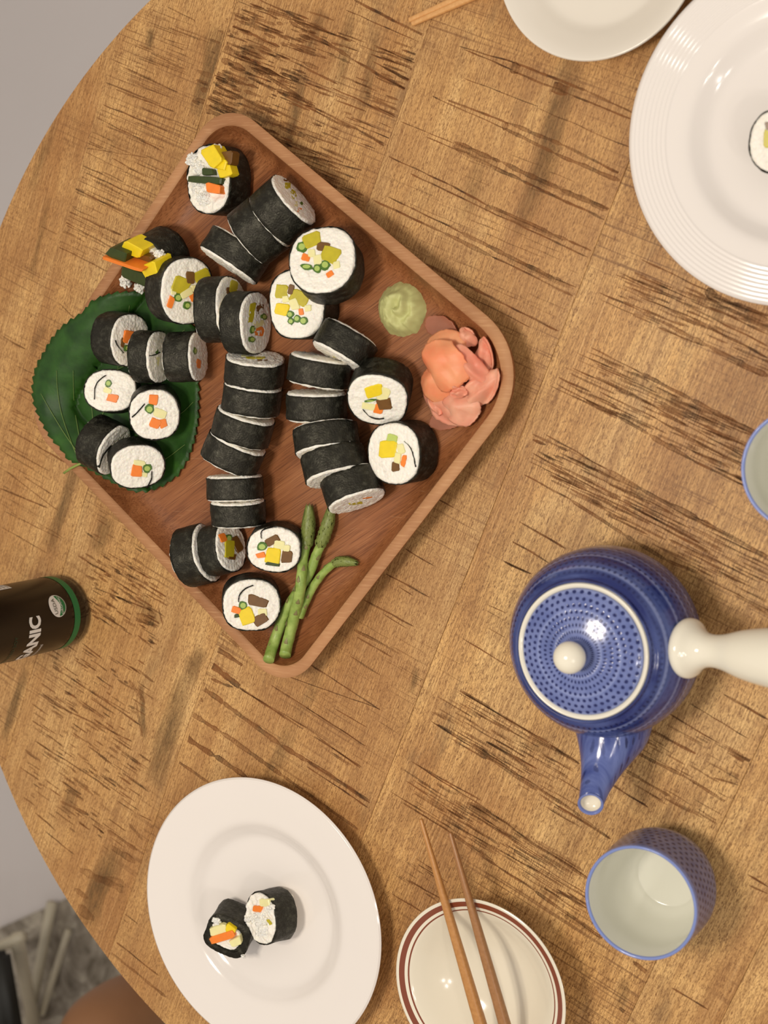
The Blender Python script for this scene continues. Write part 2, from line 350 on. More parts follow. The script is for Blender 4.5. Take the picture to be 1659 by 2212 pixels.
mk(0, 1700, 4.32, [(330,240,520,410,12),(430,420,690,630,12),(560,130,830,260,24,.8),(1110,1140,1290,1280,12),(1090,1200,1190,1265,14),(1060,1430,1480,1760,14),(980,1500,1550,1960,22),(1000,400,1280,590,30,.7),(1200,340,1330,500,36,.7),(1040,560,1260,700,60,.6),(740,770,1150,960,70,.5),(700,950,820,1040,50,.6),(720,1130,880,1230,110,.4),(880,850,1150,900,80,.4),(1300,260,1450,330,8)])
mk(380, 0, 2.86, [(380,350,640,470,22,1),(220,510,640,720,12),(500,430,860,660,18,1),(850,660,1330,910,10),(700,130,1100,370,14,1),(1100,370,1440,560,11),(1100,0,1570,240,12),(960,540,1400,740,6),(340,80,700,250,10),(330,150,640,290,12,1),(290,250,560,370,14,1),(280,370,430,430,34,.9),(300,290,380,350,60,.8),(520,0,1080,260,8),(720,110,800,150,26,.9),(1050,60,1500,260,4),(620,560,1000,760,10),(420,620,620,700,30,.6),(560,720,860,880,22,.7),(680,930,1150,1050,8),(760,210,830,240,24,.9),(700,470,760,500,30,.9),
 (1130,620,1400,750,4),(640,340,1000,520,10),(1280,410,1460,510,12),(1220,280,1510,400,5),(200,560,300,610,8),(180,640,300,700,8),(800,830,1000,900,8),(640,760,900,860,40,.45),(420,640,600,760,60,.45)])
# dense hatching of short dark saw strokes in the rough planks
rnd = random.Random(7)
def hatch(quad, n, wmin, wmax, lmin, lmax, dark):
    a, b, c, d = [Vector(q) for q in quad]
    for _ in range(n):
        u, v = rnd.random(), rnd.random()
        p = a.lerp(b, u).lerp(d.lerp(c, u), v); w = P(p.x, p.y)
        L = rnd.uniform(lmin, lmax)
        q0 = w - ACR * L / 2; q1 = w + ACR * L / 2
        x0, y0, _t = proj(q0); x1, y1, _t = proj(q1)
        MARKS.append((x0, y0, x1, y1, rnd.uniform(wmin, wmax), dark * rnd.uniform(0.6, 1.1)))
ACR = Vector((-math.sin(UDIR), math.cos(UDIR), 0))
if ACR.x < 0: ACR = -ACR
hatch(((505, 10), (700, 20), (640, 330), (440, 230)), 150, 1.5, 6, 0.006, 0.03, 0.95)
hatch(((640, 60), (900, 90), (800, 330), (560, 240)), 90, 1.2, 4, 0.006, 0.03, 0.8)
hatch(((450, 140), (560, 190), (520, 260), (430, 240)), 40, 3, 9, 0.008, 0.025, 0.8)
hatch(((560, 260), (740, 330), (800, 480), (620, 340)), 60, 1.5, 4, 0.006, 0.03, 0.7)
hatch(((180, 1190), (360, 1250), (330, 1400), (190, 1330)), 110, 1.5, 5, 0.005, 0.02, 0.9)
hatch(((120, 1390), (330, 1430), (290, 1620), (80, 1560)), 120, 1.2, 4, 0.005, 0.025, 0.8)
hatch(((60, 1560), (340, 1620), (250, 1850), (60, 1740)), 130, 1.2, 5, 0.005, 0.025, 0.8)
hatch(((230, 1020), (330, 1150), (300, 1250), (180, 1180)), 60, 1.2, 4, 0.004, 0.015, 0.6)
hatch(((1390, 590), (1659, 680), (1659, 820), (1300, 650)), 70, 1.2, 4, 0.008, 0.04, 0.7)
hatch(((1290, 760), (1650, 940), (1620, 1060), (1220, 850)), 110, 1.2, 4, 0.008, 0.04, 0.7)
hatch(((1190, 950), (1659, 1200), (1659, 1330), (1150, 1010)), 140, 1.2, 4, 0.008, 0.04, 0.7)
hatch(((1010, 1490), (1250, 1640), (1230, 1780), (930, 1560)), 90, 1.2, 4, 0.008, 0.035, 0.65)
hatch(((910, 1660), (1260, 1880), (1260, 1980), (870, 1740)), 100, 1.2, 4, 0.008, 0.035, 0.65)
hatch(((280, 20), (430, 40), (340, 360), (180, 330)), 60, 1.0, 2.5, 0.02, 0.05, 0.45)
hatch(((180, 330), (340, 360), (250, 590), (110, 520)), 60, 1.0, 2.5, 0.02, 0.05, 0.45)
hatch(((20, 720), (90, 740), (110, 1180), (0, 1200)), 40, 1.0, 2.5, 0.01, 0.04, 0.45)
hatch(((890, 1850), (970, 1900), (960, 1960), (850, 1900)), 24, 1.2, 3, 0.006, 0.02, 0.6)
hatch(((1400, 1560), (1640, 1620), (1560, 1780), (1330, 1700)), 50, 1.2, 4, 0.006, 0.03, 0.6)
hatch(((940, 260), (1330, 430), (1200, 700), (780, 560)), 30, 0.8, 1.6, 0.02, 0.06, 0.4)
hatch(((700, 1330), (1000, 1400), (840, 1680), (520, 1560)), 30, 0.8, 1.6, 0.02, 0.05, 0.35)
mbms = {}
for (x0, y0, x1, y1, w, dark) in MARKS:
    a, b = to_table(P(x0, y0)), to_table(P(x1, y1))
    ymid = (a.y + b.y) / 2
    for k, (ja, jb, pl, dz) in enumerate(PLANKS):
        if ja <= ymid < jb: break
    else: continue
    if k not in mbms:
        mbms[k] = bmesh.new(); mbms[k].verts.layers.float.new('dark')
    bm = mbms[k]; lay = bm.verts.layers.float['dark']
    if (b - a).length < 1e-4: continue
    t = (b - a).normalized(); nrm = Vector((-t.y, t.x)); L = (b - a).length
    wm = w * 1.35 / F * 0.5 + 0.0001
    n = max(3, int(L / 0.004)); prev = None; sd = rnd.uniform(0, 100)
    for i in range(n + 1):
        f = i / n; c = a.lerp(b, f)
        if not (ja + 0.0006 < c.y < jb - 0.0006) or c.length > TR - 0.002:
            prev = None; continue
        wob = noise.noise(Vector((sd, f * L * 60, 0))) * 0.0006
        ww = wm * (0.95 + 0.7 * noise.noise(Vector((sd + 9, f * L * 130, 3)))) * ((0.8 if wm > 0.003 else 0.35) if i in (0, n) else 1)
        ew = noise.noise(Vector((sd + 5, f * L * 260, 1))) * wm * 0.4
        vs_ = []; wide = wm > 0.0011
        dk = dark * (0.85 + 0.5 * noise.noise(Vector((sd + 2, f * L * 40, 8))))
        for sgn, at in (((-1, 0.95), (-0.62, 0.55), (0, 0.5), (0.55, 0.62), (1, 1.0)) if wide else ((-1, 0.7), (0, 1.0), (1, 0.7))):
            q = c + nrm * (wob + sgn * ww + (ew * sgn if sgn > 0 else 0))
            vx = bm.verts.new((q.x, q.y, TOPZ + dz + 0.00018)); vx[lay] = dk * at; vs_.append(vx)
        if prev:
            for s_ in range(len(vs_) - 1): bm.faces.new((prev[s_], vs_[s_], vs_[s_ + 1], prev[s_ + 1]))
        prev = vs_
for k, bm in mbms.items():
    bmesh.ops.recalc_face_normals(bm, faces=bm.faces)
    for f_ in bm.faces:
        if f_.normal.z < 0: f_.normal_flip()
    o = mobj('saw_marks', bm, MARK, PLANKS[k][2], smooth=False); o['kind'] = 'stuff'

# soft greyish stains that run along the planks
def stain_mat():
    t = NT('greyish_stain', 0.6, 0.2); v = t.obj()
    t.color(t.mix(t.noise(v, 200, 3), lin(96, 74, 46), lin(120, 94, 62)))
    a = t.n('ShaderNodeAttribute', attribute_name='dark').outputs['Fac']
    br = t.ramp(t.noise(t.map(v, (60, 300, 100)), 1, 4, 0.65, 0.5), [(0.3, 0.35), (0.65, 1.0)])
    t.l(t.math('MULTIPLY', a, br, clamp=True), t.b.inputs['Alpha']); return t.m
STAIN = stain_mat()
ST = [(1240,100,1150,430,60,.55),(1190,300,1120,520,50,.35),(490,60,425,260,80,.6),(560,70,520,230,50,.35),(655,150,620,330,34,.55),(700,20,660,120,40,.4),(815,60,780,260,34,.35),(760,20,730,200,30,.3),(400,1460,330,1700,60,.6),(440,1400,400,1480,50,.5),
      (165,1000,105,1190,46,.6),(58,1440,5,1600,34,.7),(305,1470,312,1600,18,.6),(300,1290,345,1350,50,.45),(250,1830,180,2000,70,.65),(160,1700,140,1760,40,.4),(640,1560,560,1720,44,.3),(700,1430,640,1560,40,.25),(900,1440,890,1500,20,.4),(330,60,320,110,26,.6),
      (1040,330,1000,480,40,.25),(1480,840,1430,900,30,.3),(1010,1740,1060,1760,20,.4),(240,1120,200,1190,60,.45),(100,700,60,760,30,.3),(1540,640,1560,690,24,.5),(1350,2110,1340,2180,30,.4),(850,900,980,960,10,.1),(120,260,60,420,30,.3),(110,420,60,620,26,.3)]
sb = {}
for (x0, y0, x1, y1, w, dark) in ST:
    a, b = to_table(P(x0, y0)), to_table(P(x1, y1)); ymid = (a.y + b.y) / 2
    for k, (ja, jb, pl, dz) in enumerate(PLANKS):
        if ja <= ymid < jb: break
    if k not in sb: sb[k] = bmesh.new(); sb[k].verts.layers.float.new('dark')
    bm = sb[k]; lay = bm.verts.layers.float['dark']; t = (b - a).normalized(); nrm = Vector((-t.y, t.x)); L = (b - a).length; wm = w * 1.2 / F * 0.5; sd = rnd.uniform(0, 99); prev = None
    for i in range(21):
        f = i / 20; c = a.lerp(b, f); cur = []
        for j_ in range(-5, 6):
            g = j_ / 5; q = c + nrm * (g * wm * (1 + 0.6 * noise.noise(Vector((sd, f * 3, g))))); q.y = min(max(q.y, ja + 0.0008), jb - 0.0008)
            vx = bm.verts.new((q.x, q.y, TOPZ + dz + 0.00012)); vx[lay] = dark * math.sin(math.pi * f) ** 0.6 * (1 - g * g); cur.append(vx)
        if prev:
            for j_ in range(10): bm.faces.new((prev[j_], prev[j_ + 1], cur[j_ + 1], cur[j_]))
        prev = cur
for k, bm in sb.items():
    bmesh.ops.recalc_face_normals(bm, faces=bm.faces)
    for f_ in bm.faces:
        if f_.normal.z < 0: f_.normal_flip()
    o = mobj('stain', bm, STAIN, PLANKS[k][2], smooth=False); o['kind'] = 'stuff'

# ---------------------------------------------------------------- wooden tray
RIM_Z, FLOORB = 0.030, 0.011
def line_w(p, q): a = P(*p, RIM_Z); b = P(*q, RIM_Z); return a.to_2d(), b.to_2d()
EDGES = [line_w((540, 255), (1060, 690)), line_w((1090, 895), (680, 1425)), line_w((550, 1432), (136, 997)), line_w((158, 695), (405, 320))]
def isect(l1, l2):
    (a, b), (c, d) = l1, l2; r = b - a; s = d - c
    t = ((c - a).x * s.y - (c - a).y * s.x) / (r.x * s.y - r.y * s.x); return a + r * t
CORN = [isect(EDGES[i - 1], EDGES[i]) for i in range(4)]     # top, right, bottom, left
TRC = sum((Vector((c.x, c.y)) for c in CORN), Vector((0, 0))) / 4
DR = [-0.007, 0.008, -0.010, 0.0]                           # each corner has its own radius
def tray_ring(inset, rad, z, na=14, ns=10):
    """rounded quad, inset from the outer rim"""
    ls = []
    for i in range(4):
        a, b = CORN[i], CORN[(i + 1) % 4]; t = (b - a).normalized(); n = Vector((-t.y, t.x))
        if n.dot(TRC - a) < 0: n = -n
        ls.append((a + n * inset, b + n * inset))
    cs = [isect(ls[i - 1], ls[i]) for i in range(4)]
    out = []
    for i in range(4):
        c, p, q = cs[i], cs[i - 1], cs[(i + 1) % 4]
        u = (p - c).normalized(); v = (q - c).normalized(); half = math.acos(max(-1, min(1, u.dot(v)))) / 2
        r = max(rad + DR[i], 0.002); d = r / math.tan(half); ctr = c + (u + v).normalized() * (r / math.sin(half))
        s, e = c + u * d, c + v * d
        a0 = math.atan2(s.y - ctr.y, s.x - ctr.x); a1 = math.atan2(e.y - ctr.y, e.x - ctr.x)
        da = (a1 - a0 + math.pi) % (2 * math.pi) - math.pi
        for k in range(na + 1): out.append(Vector((ctr.x + r * math.cos(a0 + da * k / na), ctr.y + r * math.sin(a0 + da * k / na), z)))
        nc = cs[(i + 1) % 4]; u2 = (c - nc).normalized(); p3 = cs[(i + 2) % 4]; v2 = (p3 - nc).normalized()
        h2 = math.acos(max(-1, min(1, u2.dot(v2)))) / 2; nxt = nc + u2 * (max(rad + DR[(i + 1) % 4], 0.002) / math.tan(h2))
        for k in range(1, ns): out.append(Vector((*(e.lerp(nxt, k / ns)), z)))
    return out
def tray_bm(profile, capin=False, capout=False):
    bm = bmesh.new(); rings = []
    for ins, rad, z in profile: rings.append([bm.verts.new(v - Vector((TRC.x, TRC.y, 0))) for v in tray_ring(ins, rad, z)])
    for a, b in zip(rings, rings[1:]):
        for k in range(len(a)): bm.faces.new((a[k], a[(k + 1) % len(a)], b[(k + 1) % len(a)], b[k]))
    if capin: bm.faces.new(rings[-1])
    if capout: bm.faces.new(rings[0][::-1])
    bmesh.ops.recalc_face_normals(bm, faces=bm.faces); return bm
tray = thing('serving_tray', (TRC.x, TRC.y, 0), 'square reddish brown wooden tray with rounded corners holding all the sushi', 'tray')
mobj('tray_body', tray_bm([(0.020, 0.030, 0.0005), (0.012, 0.038, 0.004), (0.003, 0.046, 0.018), (0.0005, 0.048, 0.026), (0.0, 0.048, RIM_Z - 0.001)], capout=True), TRAY, tray)
mobj('tray_rim', tray_bm([(0.0, 0.048, RIM_Z - 0.001), (0.0012, 0.047, RIM_Z), (0.0085, 0.040, RIM_Z + 0.0003), (0.0098, 0.039, RIM_Z - 0.0012)]), RIMM, tray, label='worn lighter rim of the tray')
mobj('tray_well', tray_bm([(0.0098, 0.039, RIM_Z - 0.0012), (0.0125, 0.037, RIM_Z - 0.007), (0.0175, 0.033, 0.0165), (0.024, 0.030, 0.0122), (0.032, 0.026, FLOORB), (0.06, 0.02, FLOORB), (0.12, 0.012, FLOORB)], capin=True), TRAY, tray)
ARCS = []
for i in range(4):
    u = (CORN[i - 1] - CORN[i]).normalized(); v = (CORN[(i + 1) % 4] - CORN[i]).normalized(); h_ = math.acos(u.dot(v)) / 2
    ARCS.append((CORN[i] + (u + v).normalized() * ((0.048 + DR[i]) / math.sin(h_)), u, v, 0.048 + DR[i]))
def in_inset(p):                    # distance inward from the outer rim line (min over edges)
    m = 9
    for i in range(4):
        a, b = CORN[i], CORN[(i + 1) % 4]; t = (b - a).normalized(); n = Vector((-t.y, t.x))
        if n.dot(TRC - a) < 0: n = -n
        m = min(m, (Vector((p.x, p.y)) - a).dot(n))
    for cc, u, v, R_c in ARCS:
        w = Vector((p.x, p.y)) - cc
        if w.dot(u) < 0 and w.dot(v) < 0: m = min(m, R_c - w.length)
    return m
def board_h(p):
    d = in_inset(p)
    if d < 0.0: return RIM_Z + 0.001 + d * 0.15
    if d < 0.0098: return RIM_Z + 0.001
    if d < 0.030: f = (d - 0.0098) / 0.0202; return RIM_Z + 0.001 + (FLOORB - RIM_Z) * (1 - (1 - f) ** 2.2)
    return FLOORB + 0.001
def PB(x, y, h=0.0):                # pixel -> point lying on the tray surface
    z = FLOORB
    for _ in range(6): z = 0.5 * z + 0.5 * (board_h(P(x, y, z)) + h)
    return P(x, y, z)

# ---------------------------------------------------------------- sushi rolls
def img_axis(x, y, tau, phi):
    r = ray(x, y).normalized(); e = RIGHT * math.cos(phi) - UP * math.sin(phi); e = (e - r * e.dot(r)).normalized()
    return (r * math.cos(tau) + e * math.sin(tau)).normalized()      # from the seen face towards the back
def make_roll(label, x, y, rpx, tau, phi, L, fills=(), asp=1.0, rot=0.0, expo=2.3, zf=FLOORB, fold=None, group=None, seed=0, thick=0.00055, core=1.0,
              ragged=0.0, cat='sushi roll', grains=(), name='sushi_roll'):
    rs = random.Random(seed * 77 + 5)
    if tau > 60: L = L * 0.94
    tau = math.radians(tau); phi = math.radians(phi)
    a = img_axis(x, y, tau, phi); r0 = ray(x, y)
    def R_at(t): return PX(rpx, t)
    t = (zf - CAM_H) / r0.z
    for _ in range(30):
        R = R_at(t); c = CAM + r0 * t
        h = R * math.sqrt(max(0, 1 - a.z ** 2)) * (asp ** 0.5)
        low = min(c.z, (c + a * L).z) - h
        t += (low - zf) / (-r0.z)
    c = CAM + r0 * t; R = R_at(t)
    ex = (RIGHT - a * RIGHT.dot(a)).normalized(); ey = a.cross(ex)
    if ey.dot(UP) > 0: ey = -ey                  # ey points down in the picture
    base = Vector((c.x, c.y, zf)) + Vector((a.x, a.y, 0)) * L / 2
    root = thing(name, base, label, cat, group)
    cr, sr = math.cos(math.radians(rot)), math.sin(math.radians(rot))
    def rad(th):
        u, v = math.cos(th), math.sin(th); uu = u * cr + v * sr; vv = -u * sr + v * cr
        k = (abs(uu) ** expo + abs(vv / asp) ** expo) ** (-1 / expo)
        return R * k * (1 + 0.035 * noise.noise(Vector((u * 1.3, v * 1.3, seed * 3.1))))
    def pt(th, rr, s): return c + ex * (rr * math.cos(th)) + ey * (rr * math.sin(th)) + a * s - base
    N = 72
    # nori sheet: outer and inner skins
    bm = bmesh.new(); rings = []
    for ss, ins in ((0.0, thick), (0.0, 0.0), (0.12, 0.0), (0.35, 0), (0.65, 0), (0.88, 0), (1.0, 0.0), (1.0, thick)):
        ring = []
        for k in range(N):
            th = 2 * math.pi * k / N
            crk = 0.0007 * noise.noise(Vector((th * 2.2 + seed, ss * 3, seed))) + 0.0004 * noise.noise(Vector((th * 9, ss * 7, seed)))
            edge = 0.0006 * noise.noise(Vector((th * 4, seed, ss * 9))) * (1 if ss in (0.0, 1.0) else 0)
            ring.append(bm.verts.new(pt(th, rad(th) - ins + crk - 0.0006 * math.sin(math.pi * ss) * 0 + 0.0, ss * L + edge + (ragged * 0.5 * noise.noise(Vector((math.cos(th) * 2, math.sin(th) * 2, seed))) if ss == 0.0 else 0))))
        rings.append(ring)
    for p, q in zip(rings, rings[1:]):
        for k in range(N): bm.faces.new((p[k], p[(k + 1) % N], q[(k + 1) % N], q[k]))
    bmesh.ops.recalc_face_normals(bm, faces=bm.faces)
    mobj('nori', bm, NORI, root)
    if thick > 0.002:                            # a thick wad of nori around a small core
        bm = bmesh.new(); o_, i_ = [], []
        for k in range(N):
            th = 2 * math.pi * k / N; j = 0.001 * noise.noise(Vector((th * 7, seed, 1)))
            o_.append(bm.verts.new(pt(th, rad(th) - 0.0003, 0.0002 + j))); i_.append(bm.verts.new(pt(th, (rad(th)) * core * 0.97 + j, 0.0012)))
        for k in range(N): bm.faces.new((o_[k], o_[(k + 1) % N], i_[(k + 1) % N], i_[k]))
        mobj('nori_wad', bm, NORI, root)
    # rice body with lumpy ends
    bm = bmesh.new()
    for end, sgn in ((0.0, -1), (L, 1)):
        proud = 0.0017 if tau > 1.0 else 0.0010; prev = None; nr = 22 if end == 0.0 else 8
        cv = bm.verts.new(pt(0, 0, end + sgn * proud * 0.5)); 
        for i in range(1, nr + 1):
            f = i / nr; ring = []
            for k in range(N):
                th = 2 * math.pi * k / N; rr = (rad(th) - 0.0009) * core
                rr = rr * f + (0.0007 * noise.noise(Vector((math.cos(th) * 9, math.sin(th) * 9, seed + end))) if i == nr else 0)
                u, v = rr * math.cos(th), rr * math.sin(th)
                g = noise.noise(Vector((u * 520, v * 520, seed * 7 + end * 50))) * 0.0007 + noise.noise(Vector((u * 190, v * 190, seed))) * (0.0006 + ragged * 1.2)
                s = end + sgn * (proud + g - (0.0012 if i == nr else 0))
                ring.append(bm.verts.new(pt(th, rr, s)))
            for k in range(N):
                if prev is None: bm.faces.new((cv, ring[k], ring[(k + 1) % N]))
                else: bm.faces.new((prev[k], ring[k], ring[(k + 1) % N], prev[(k + 1) % N]))
            prev = ring
        if end == 0.0: first = prev
        else:
            for k in range(N): bm.faces.new((first[k], prev[k], prev[(k + 1) % N], first[(k + 1) % N]))
    bmesh.ops.recalc_face_normals(bm, faces=bm.faces)
    mobj('rice', bm, RICE, root)
    # fillings: prisms let into the seen end
    def to_face(px, py, s=-0.001):
        r = ray(px, py); p0 = c + a * s; k = (p0 - CAM).dot(a) / r.dot(a); return CAM + r * k
    for i, fl_ in enumerate(fills):
        kind, fx, fy, w, h = fl_[:5]; fr = math.radians(fl_[5]) if len(fl_) > 5 else rs.uniform(-0.3, 0.3); out = fl_[6] if len(fl_) > 6 else 0.0
        top = 0.0017 + out + rs.uniform(0, 0.0005); q = to_face(fx, fy, -top)
        # picture-plane directions carried onto the face
        dx = to_face(fx + 1, fy, -top) - q; dy = to_face(fx, fy + 1, -top) - q
        mx = 1.6 * PX(1, t)
        if dx.length > mx: dx = dx.normalized() * mx
        if dy.length > mx: dy = dy.normalized() * mx
        n = 12 if kind in 'G' else 8
        SQ = ((1, .72), (.72, 1), (-.72, 1), (-1, .72), (-1, -.72), (-.72, -1), (.72, -1), (1, -.72))
        bm = bmesh.new(); lo, hi, mid = [], [], []
        for k in range(n):
            th = 2 * math.pi * (k + 0.5) / n; cu, su = math.cos(th), math.sin(th)
            if kind != 'G':                        # squarish section
                cu, su = SQ[k]
            j = 1 + rs.uniform(-0.17, 0.15); U = cu * w / 2 * j; V = su * h / 2 * j
            U2 = U * math.cos(fr) - V * math.sin(fr); V2 = U * math.sin(fr) + V * math.cos(fr)
            o2 = dx * U2 + dy * V2
            hi.append(bm.verts.new(q + o2 * 0.9 - base)); mid.append(bm.verts.new(q + o2 + a * 0.0006 - base)); lo.append(bm.verts.new(q + o2 + a * (top + 0.004) - base))
        bm.faces.new(hi)
        for p1, p2 in ((hi, mid), (mid, lo)):
            for k in range(n): bm.faces.new((p1[k], p1[(k + 1) % n], p2[(k + 1) % n], p2[k]))
        bm.faces.new(lo[::-1]); bmesh.ops.recalc_face_normals(bm, faces=bm.faces)
        fo = mobj(FILL[kind][0], bm, FILL[kind][1], root, smooth=False)
        if kind == 'G' and w > 12:
            bm = bmesh.new(); vv = [bm.verts.new(q - a * 0.0002 + (dx * math.cos(k * math.pi / 6) * w + dy * math.sin(k * math.pi / 6) * h) * 0.30 - base) for k in range(12)]
            bm.faces.new(vv); mobj('pith', bm, PITH, fo)
    if fold:                                     # the inner turn of nori seen as a dark line
        bm = bmesh.new(); prev = None; pts = smooth_prof(fold, 5)
        for (fx, fy) in pts:
            q = to_face(fx, fy, -0.0024); q2 = to_face(fx + 1.5, fy + 1.5, -0.0024); q3 = q + a * 0.004
            j = rs.uniform(-0.0002, 0.0002)
            cur = [bm.verts.new(q - base + ex * j), bm.verts.new(q2 - base + ex * j), bm.verts.new(q3 - base)]
            if prev:
                bm.faces.new((prev[0], cur[0], cur[1], prev[1])); bm.faces.new((prev[0], cur[0], cur[2], prev[2])); bm.faces.new((prev[1], cur[1], cur[2], prev[2]))
            prev = cur
        mobj('nori_fold', bm, NORI, root)
    if grains:                                   # clumps of loose grains at a torn end
        bm = bmesh.new()
        for (gx, gy, spread, n, out) in grains:
            for _ in range(n):
                an_, ra_ = rs.uniform(0, 6.28), spread * 1.25 * rs.random() ** 0.6; g0 = to_face(gx + ra_ * math.cos(an_), gy + ra_ * math.sin(an_), -out * 0.7 * rs.random() * (1 - ra_ / spread / 1.6) - 0.0002)
                dv = Vector((rs.gauss(0, 1), rs.gauss(0, 1), rs.gauss(0, 1))).normalized()
                mt = Matrix.Translation(g0 - base) @ dv.to_track_quat('Z', 'Y').to_matrix().to_4x4() @ Matrix.Diagonal((0.0014, 0.0013, 0.0026, 1))
                bmesh.ops.create_icosphere(bm, subdivisions=2, radius=1, matrix=mt)
        o = mobj('rice_grains', bm, RICE, root); o['kind'] = 'stuff'
    return root
R_ = make_roll
GB, GS = 'large sushi rolls on the tray', 'small sushi rolls on the green leaf'
sid = [0]
def roll(label, *a, **k):
    sid[0] += 1; k.setdefault('seed', sid[0]); k.setdefault('group', GB); return R_(label, *a, **k)
roll('ragged end piece at the top corner of the tray, yellow radish sticking up', 450, 388, 74, 42, 8, 0.026, [('Y', 456, 336, 30, 44, -35, 0.008), ('Y', 470, 352, 36, 26, 20, 0.005), ('Y', 484, 371, 30, 26, -20, 0.003), ('B', 487, 341, 26, 28, 0, 0.003),
     ('O', 460, 408, 33, 22, 10, 0.006), ('D', 442, 389, 68, 15, 4, 0.004), ('D', 447, 371, 24, 16, 0, 0.003)], asp=0.84, rot=90, ragged=0.002,
     grains=[(416, 345, 9, 70, 0.006), (432, 362, 10, 50, 0.004), (428, 405, 10, 50, 0.004), (440, 428, 11, 70, 0.005), (470, 325, 8, 25, 0.003)])
roll('dark roll near the upper rim whose cut end faces the rim', 634, 432, 68, 73, 137, 0.0255, [('L', 622, 400, 22, 22), ('L', 634, 418, 20, 34, -20), ('O', 649, 453, 20, 14), ('G', 652, 439, 12, 12), ('W', 640, 440, 12, 18), ('B', 618, 388, 16, 10)])
roll('dark roll lying in the middle of three near the top of the tray', 583, 479, 68, 77, 141, 0.024)
roll('dark roll lying lowest of the three near the top of the tray', 494, 573, 71, 86, -57, 0.0205)
roll('upright roll half covered by the big roll, its rice face with yellow squares', 641, 657, 66, 25, 5, 0.028, [('L', 607, 629, 28, 27), ('B', 628, 626, 13, 24, 15), ('L', 647, 644, 38, 30, 25), ('W', 616, 646, 15, 13), ('W', 635, 658, 20, 24, -20), ('Y', 608, 668, 31, 26, 15),
     ('G', 626, 679, 17, 17), ('G', 641, 688, 17, 17), ('G', 655, 693, 20, 20), ('G', 628, 694, 15, 15), ('O', 650, 674, 10, 14), ('W', 664, 665, 15, 15)], asp=1.14, expo=2.6)
roll('large round sushi roll leaning on another, nearest the wasabi', 696, 561, 76, 26, 52, 0.026, [('L', 672, 518, 40, 30, -15), ('B', 697, 532, 28, 22, 10), ('L', 714, 549, 40, 34, 25), ('G', 652, 533, 24, 24), ('O', 660, 556, 20, 16, 20), ('W', 673, 546, 17, 17), ('W', 686, 561, 18, 22),
     ('G', 702, 572, 23, 23), ('G', 685, 580, 20, 20), ('G', 662, 576, 28, 14, 5), ('O', 712, 591, 18, 11, -35), ('W', 727, 572, 15, 16)], zf=0.024)
roll('torn end piece spilling yellow radish and a carrot stick over the tray rim', 322, 572, 60, 57, -28, 0.026, [('Y', 285, 541, 46, 25, 22, 0.010), ('Y', 322, 584, 35, 34, -20, 0.012), ('B', 309, 567, 34, 28, 10, 0.006), ('D', 252, 552, 46, 22, 25, 0.016), ('O', 262, 571, 88, 7, 17, 0.018),
     ('W', 284, 567, 16, 18, 10, 0.006), ('D', 292, 598, 66, 24, 22, 0.010)], core=0.8, ragged=0.002, grains=[(343, 552, 8, 50, 0.006), (350, 568, 6, 30, 0.006), (272, 608, 9, 40, 0.010), (302, 622, 8, 40, 0.008)])
roll('large roll standing just above the green leaf, full rice face turned to the right', 404, 629, 72, 30, 192, 0.026, [('L', 391, 617, 34, 36, 25), ('B', 412, 601, 18, 26, 0), ('L', 439, 598, 36, 28, -25), ('W', 404, 633, 30, 16, -30), ('G', 385, 643, 20, 20), ('O', 370, 654, 13, 26, 15), ('G', 405, 660, 17, 17), ('O', 420, 642, 18, 20), ('W', 422, 624, 15, 16), ('W', 376, 630, 12, 14)], asp=0.92, rot=90)
roll('large roll wedged behind another between the leaf side roll and the two face up rolls', 498, 668, 71, 63, 178, 0.021, [('L', 505, 620, 24, 30), ('B', 494, 628, 12, 18), ('L', 500, 660, 16, 40)])
roll('large roll left of the half covered upright roll, grey rice face and orange carrot', 551, 698, 68, 60, 181, 0.0185, [('B', 560, 668, 28, 30), ('L', 545, 675, 16, 44), ('G', 571, 684, 18, 14), ('W', 560, 700, 32, 15, -15), ('O', 561, 715, 26, 22), ('G', 546, 712, 14, 20), ('G', 545, 733, 20, 14)])
# left column of stacked rolls
roll('dark roll at the head of the left hand column, rice top with yellow strip', 552, 775, 65, 74, 94, 0.0200, [('L', 552, 772, 44, 11, 0), ('B', 568, 777, 22, 8), ('W', 530, 768, 20, 8)])
roll('dark roll second from the head of the left hand column', 547, 834, 64, 79, 97, 0.0215)
roll('dark roll third from the head of the left hand column', 532, 896, 65, 76, 106, 0.0215, [('L', 536, 900, 20, 5)])
roll('dark roll at the foot of the curved left hand column', 514, 954, 65, 75, 114, 0.021, [('L', 512, 958, 22, 6)])
roll('short dark roll lying straight below the curved column', 507, 1031, 61, 87, 88, 0.0185)
roll('short dark roll lying just above the rolls at the lower corner', 514, 1084, 59, 81, 87, 0.0185, [('B', 505, 1084, 12, 6)])
roll('dark roll leftmost in the cluster at the lower corner, cut end hidden', 447, 1195, 63, 62, 166, 0.022)
roll('dark roll at the lower left whose hollow rice end faces its neighbour', 498, 1181, 56, 50, 167, 0.021, [('O', 482, 1161, 15, 20, -20), ('G', 495, 1163, 16, 20), ('B', 514, 1174, 18, 36, -25), ('L', 498, 1184, 22, 36), ('B', 503, 1202, 16, 13)], asp=0.9, rot=90, zf=FLOORB + 0.002)
roll('sushi roll face up beside the asparagus tips', 592, 1187, 60, 15, -60, 0.022, [('B', 588, 1168, 30, 17, -25), ('W', 604, 1178, 24, 20), ('G', 566, 1181, 24, 20, 0), ('Y', 590, 1202, 34, 34, 5), ('O', 563, 1200, 19, 12), ('B', 620, 1203, 23, 27, 10), ('W', 618, 1185, 15, 14), ('D', 588, 1219, 30, 8, 8)], asp=0.86,
     fold=[(564, 1163), (563, 1150), (570, 1143), (588, 1138)])
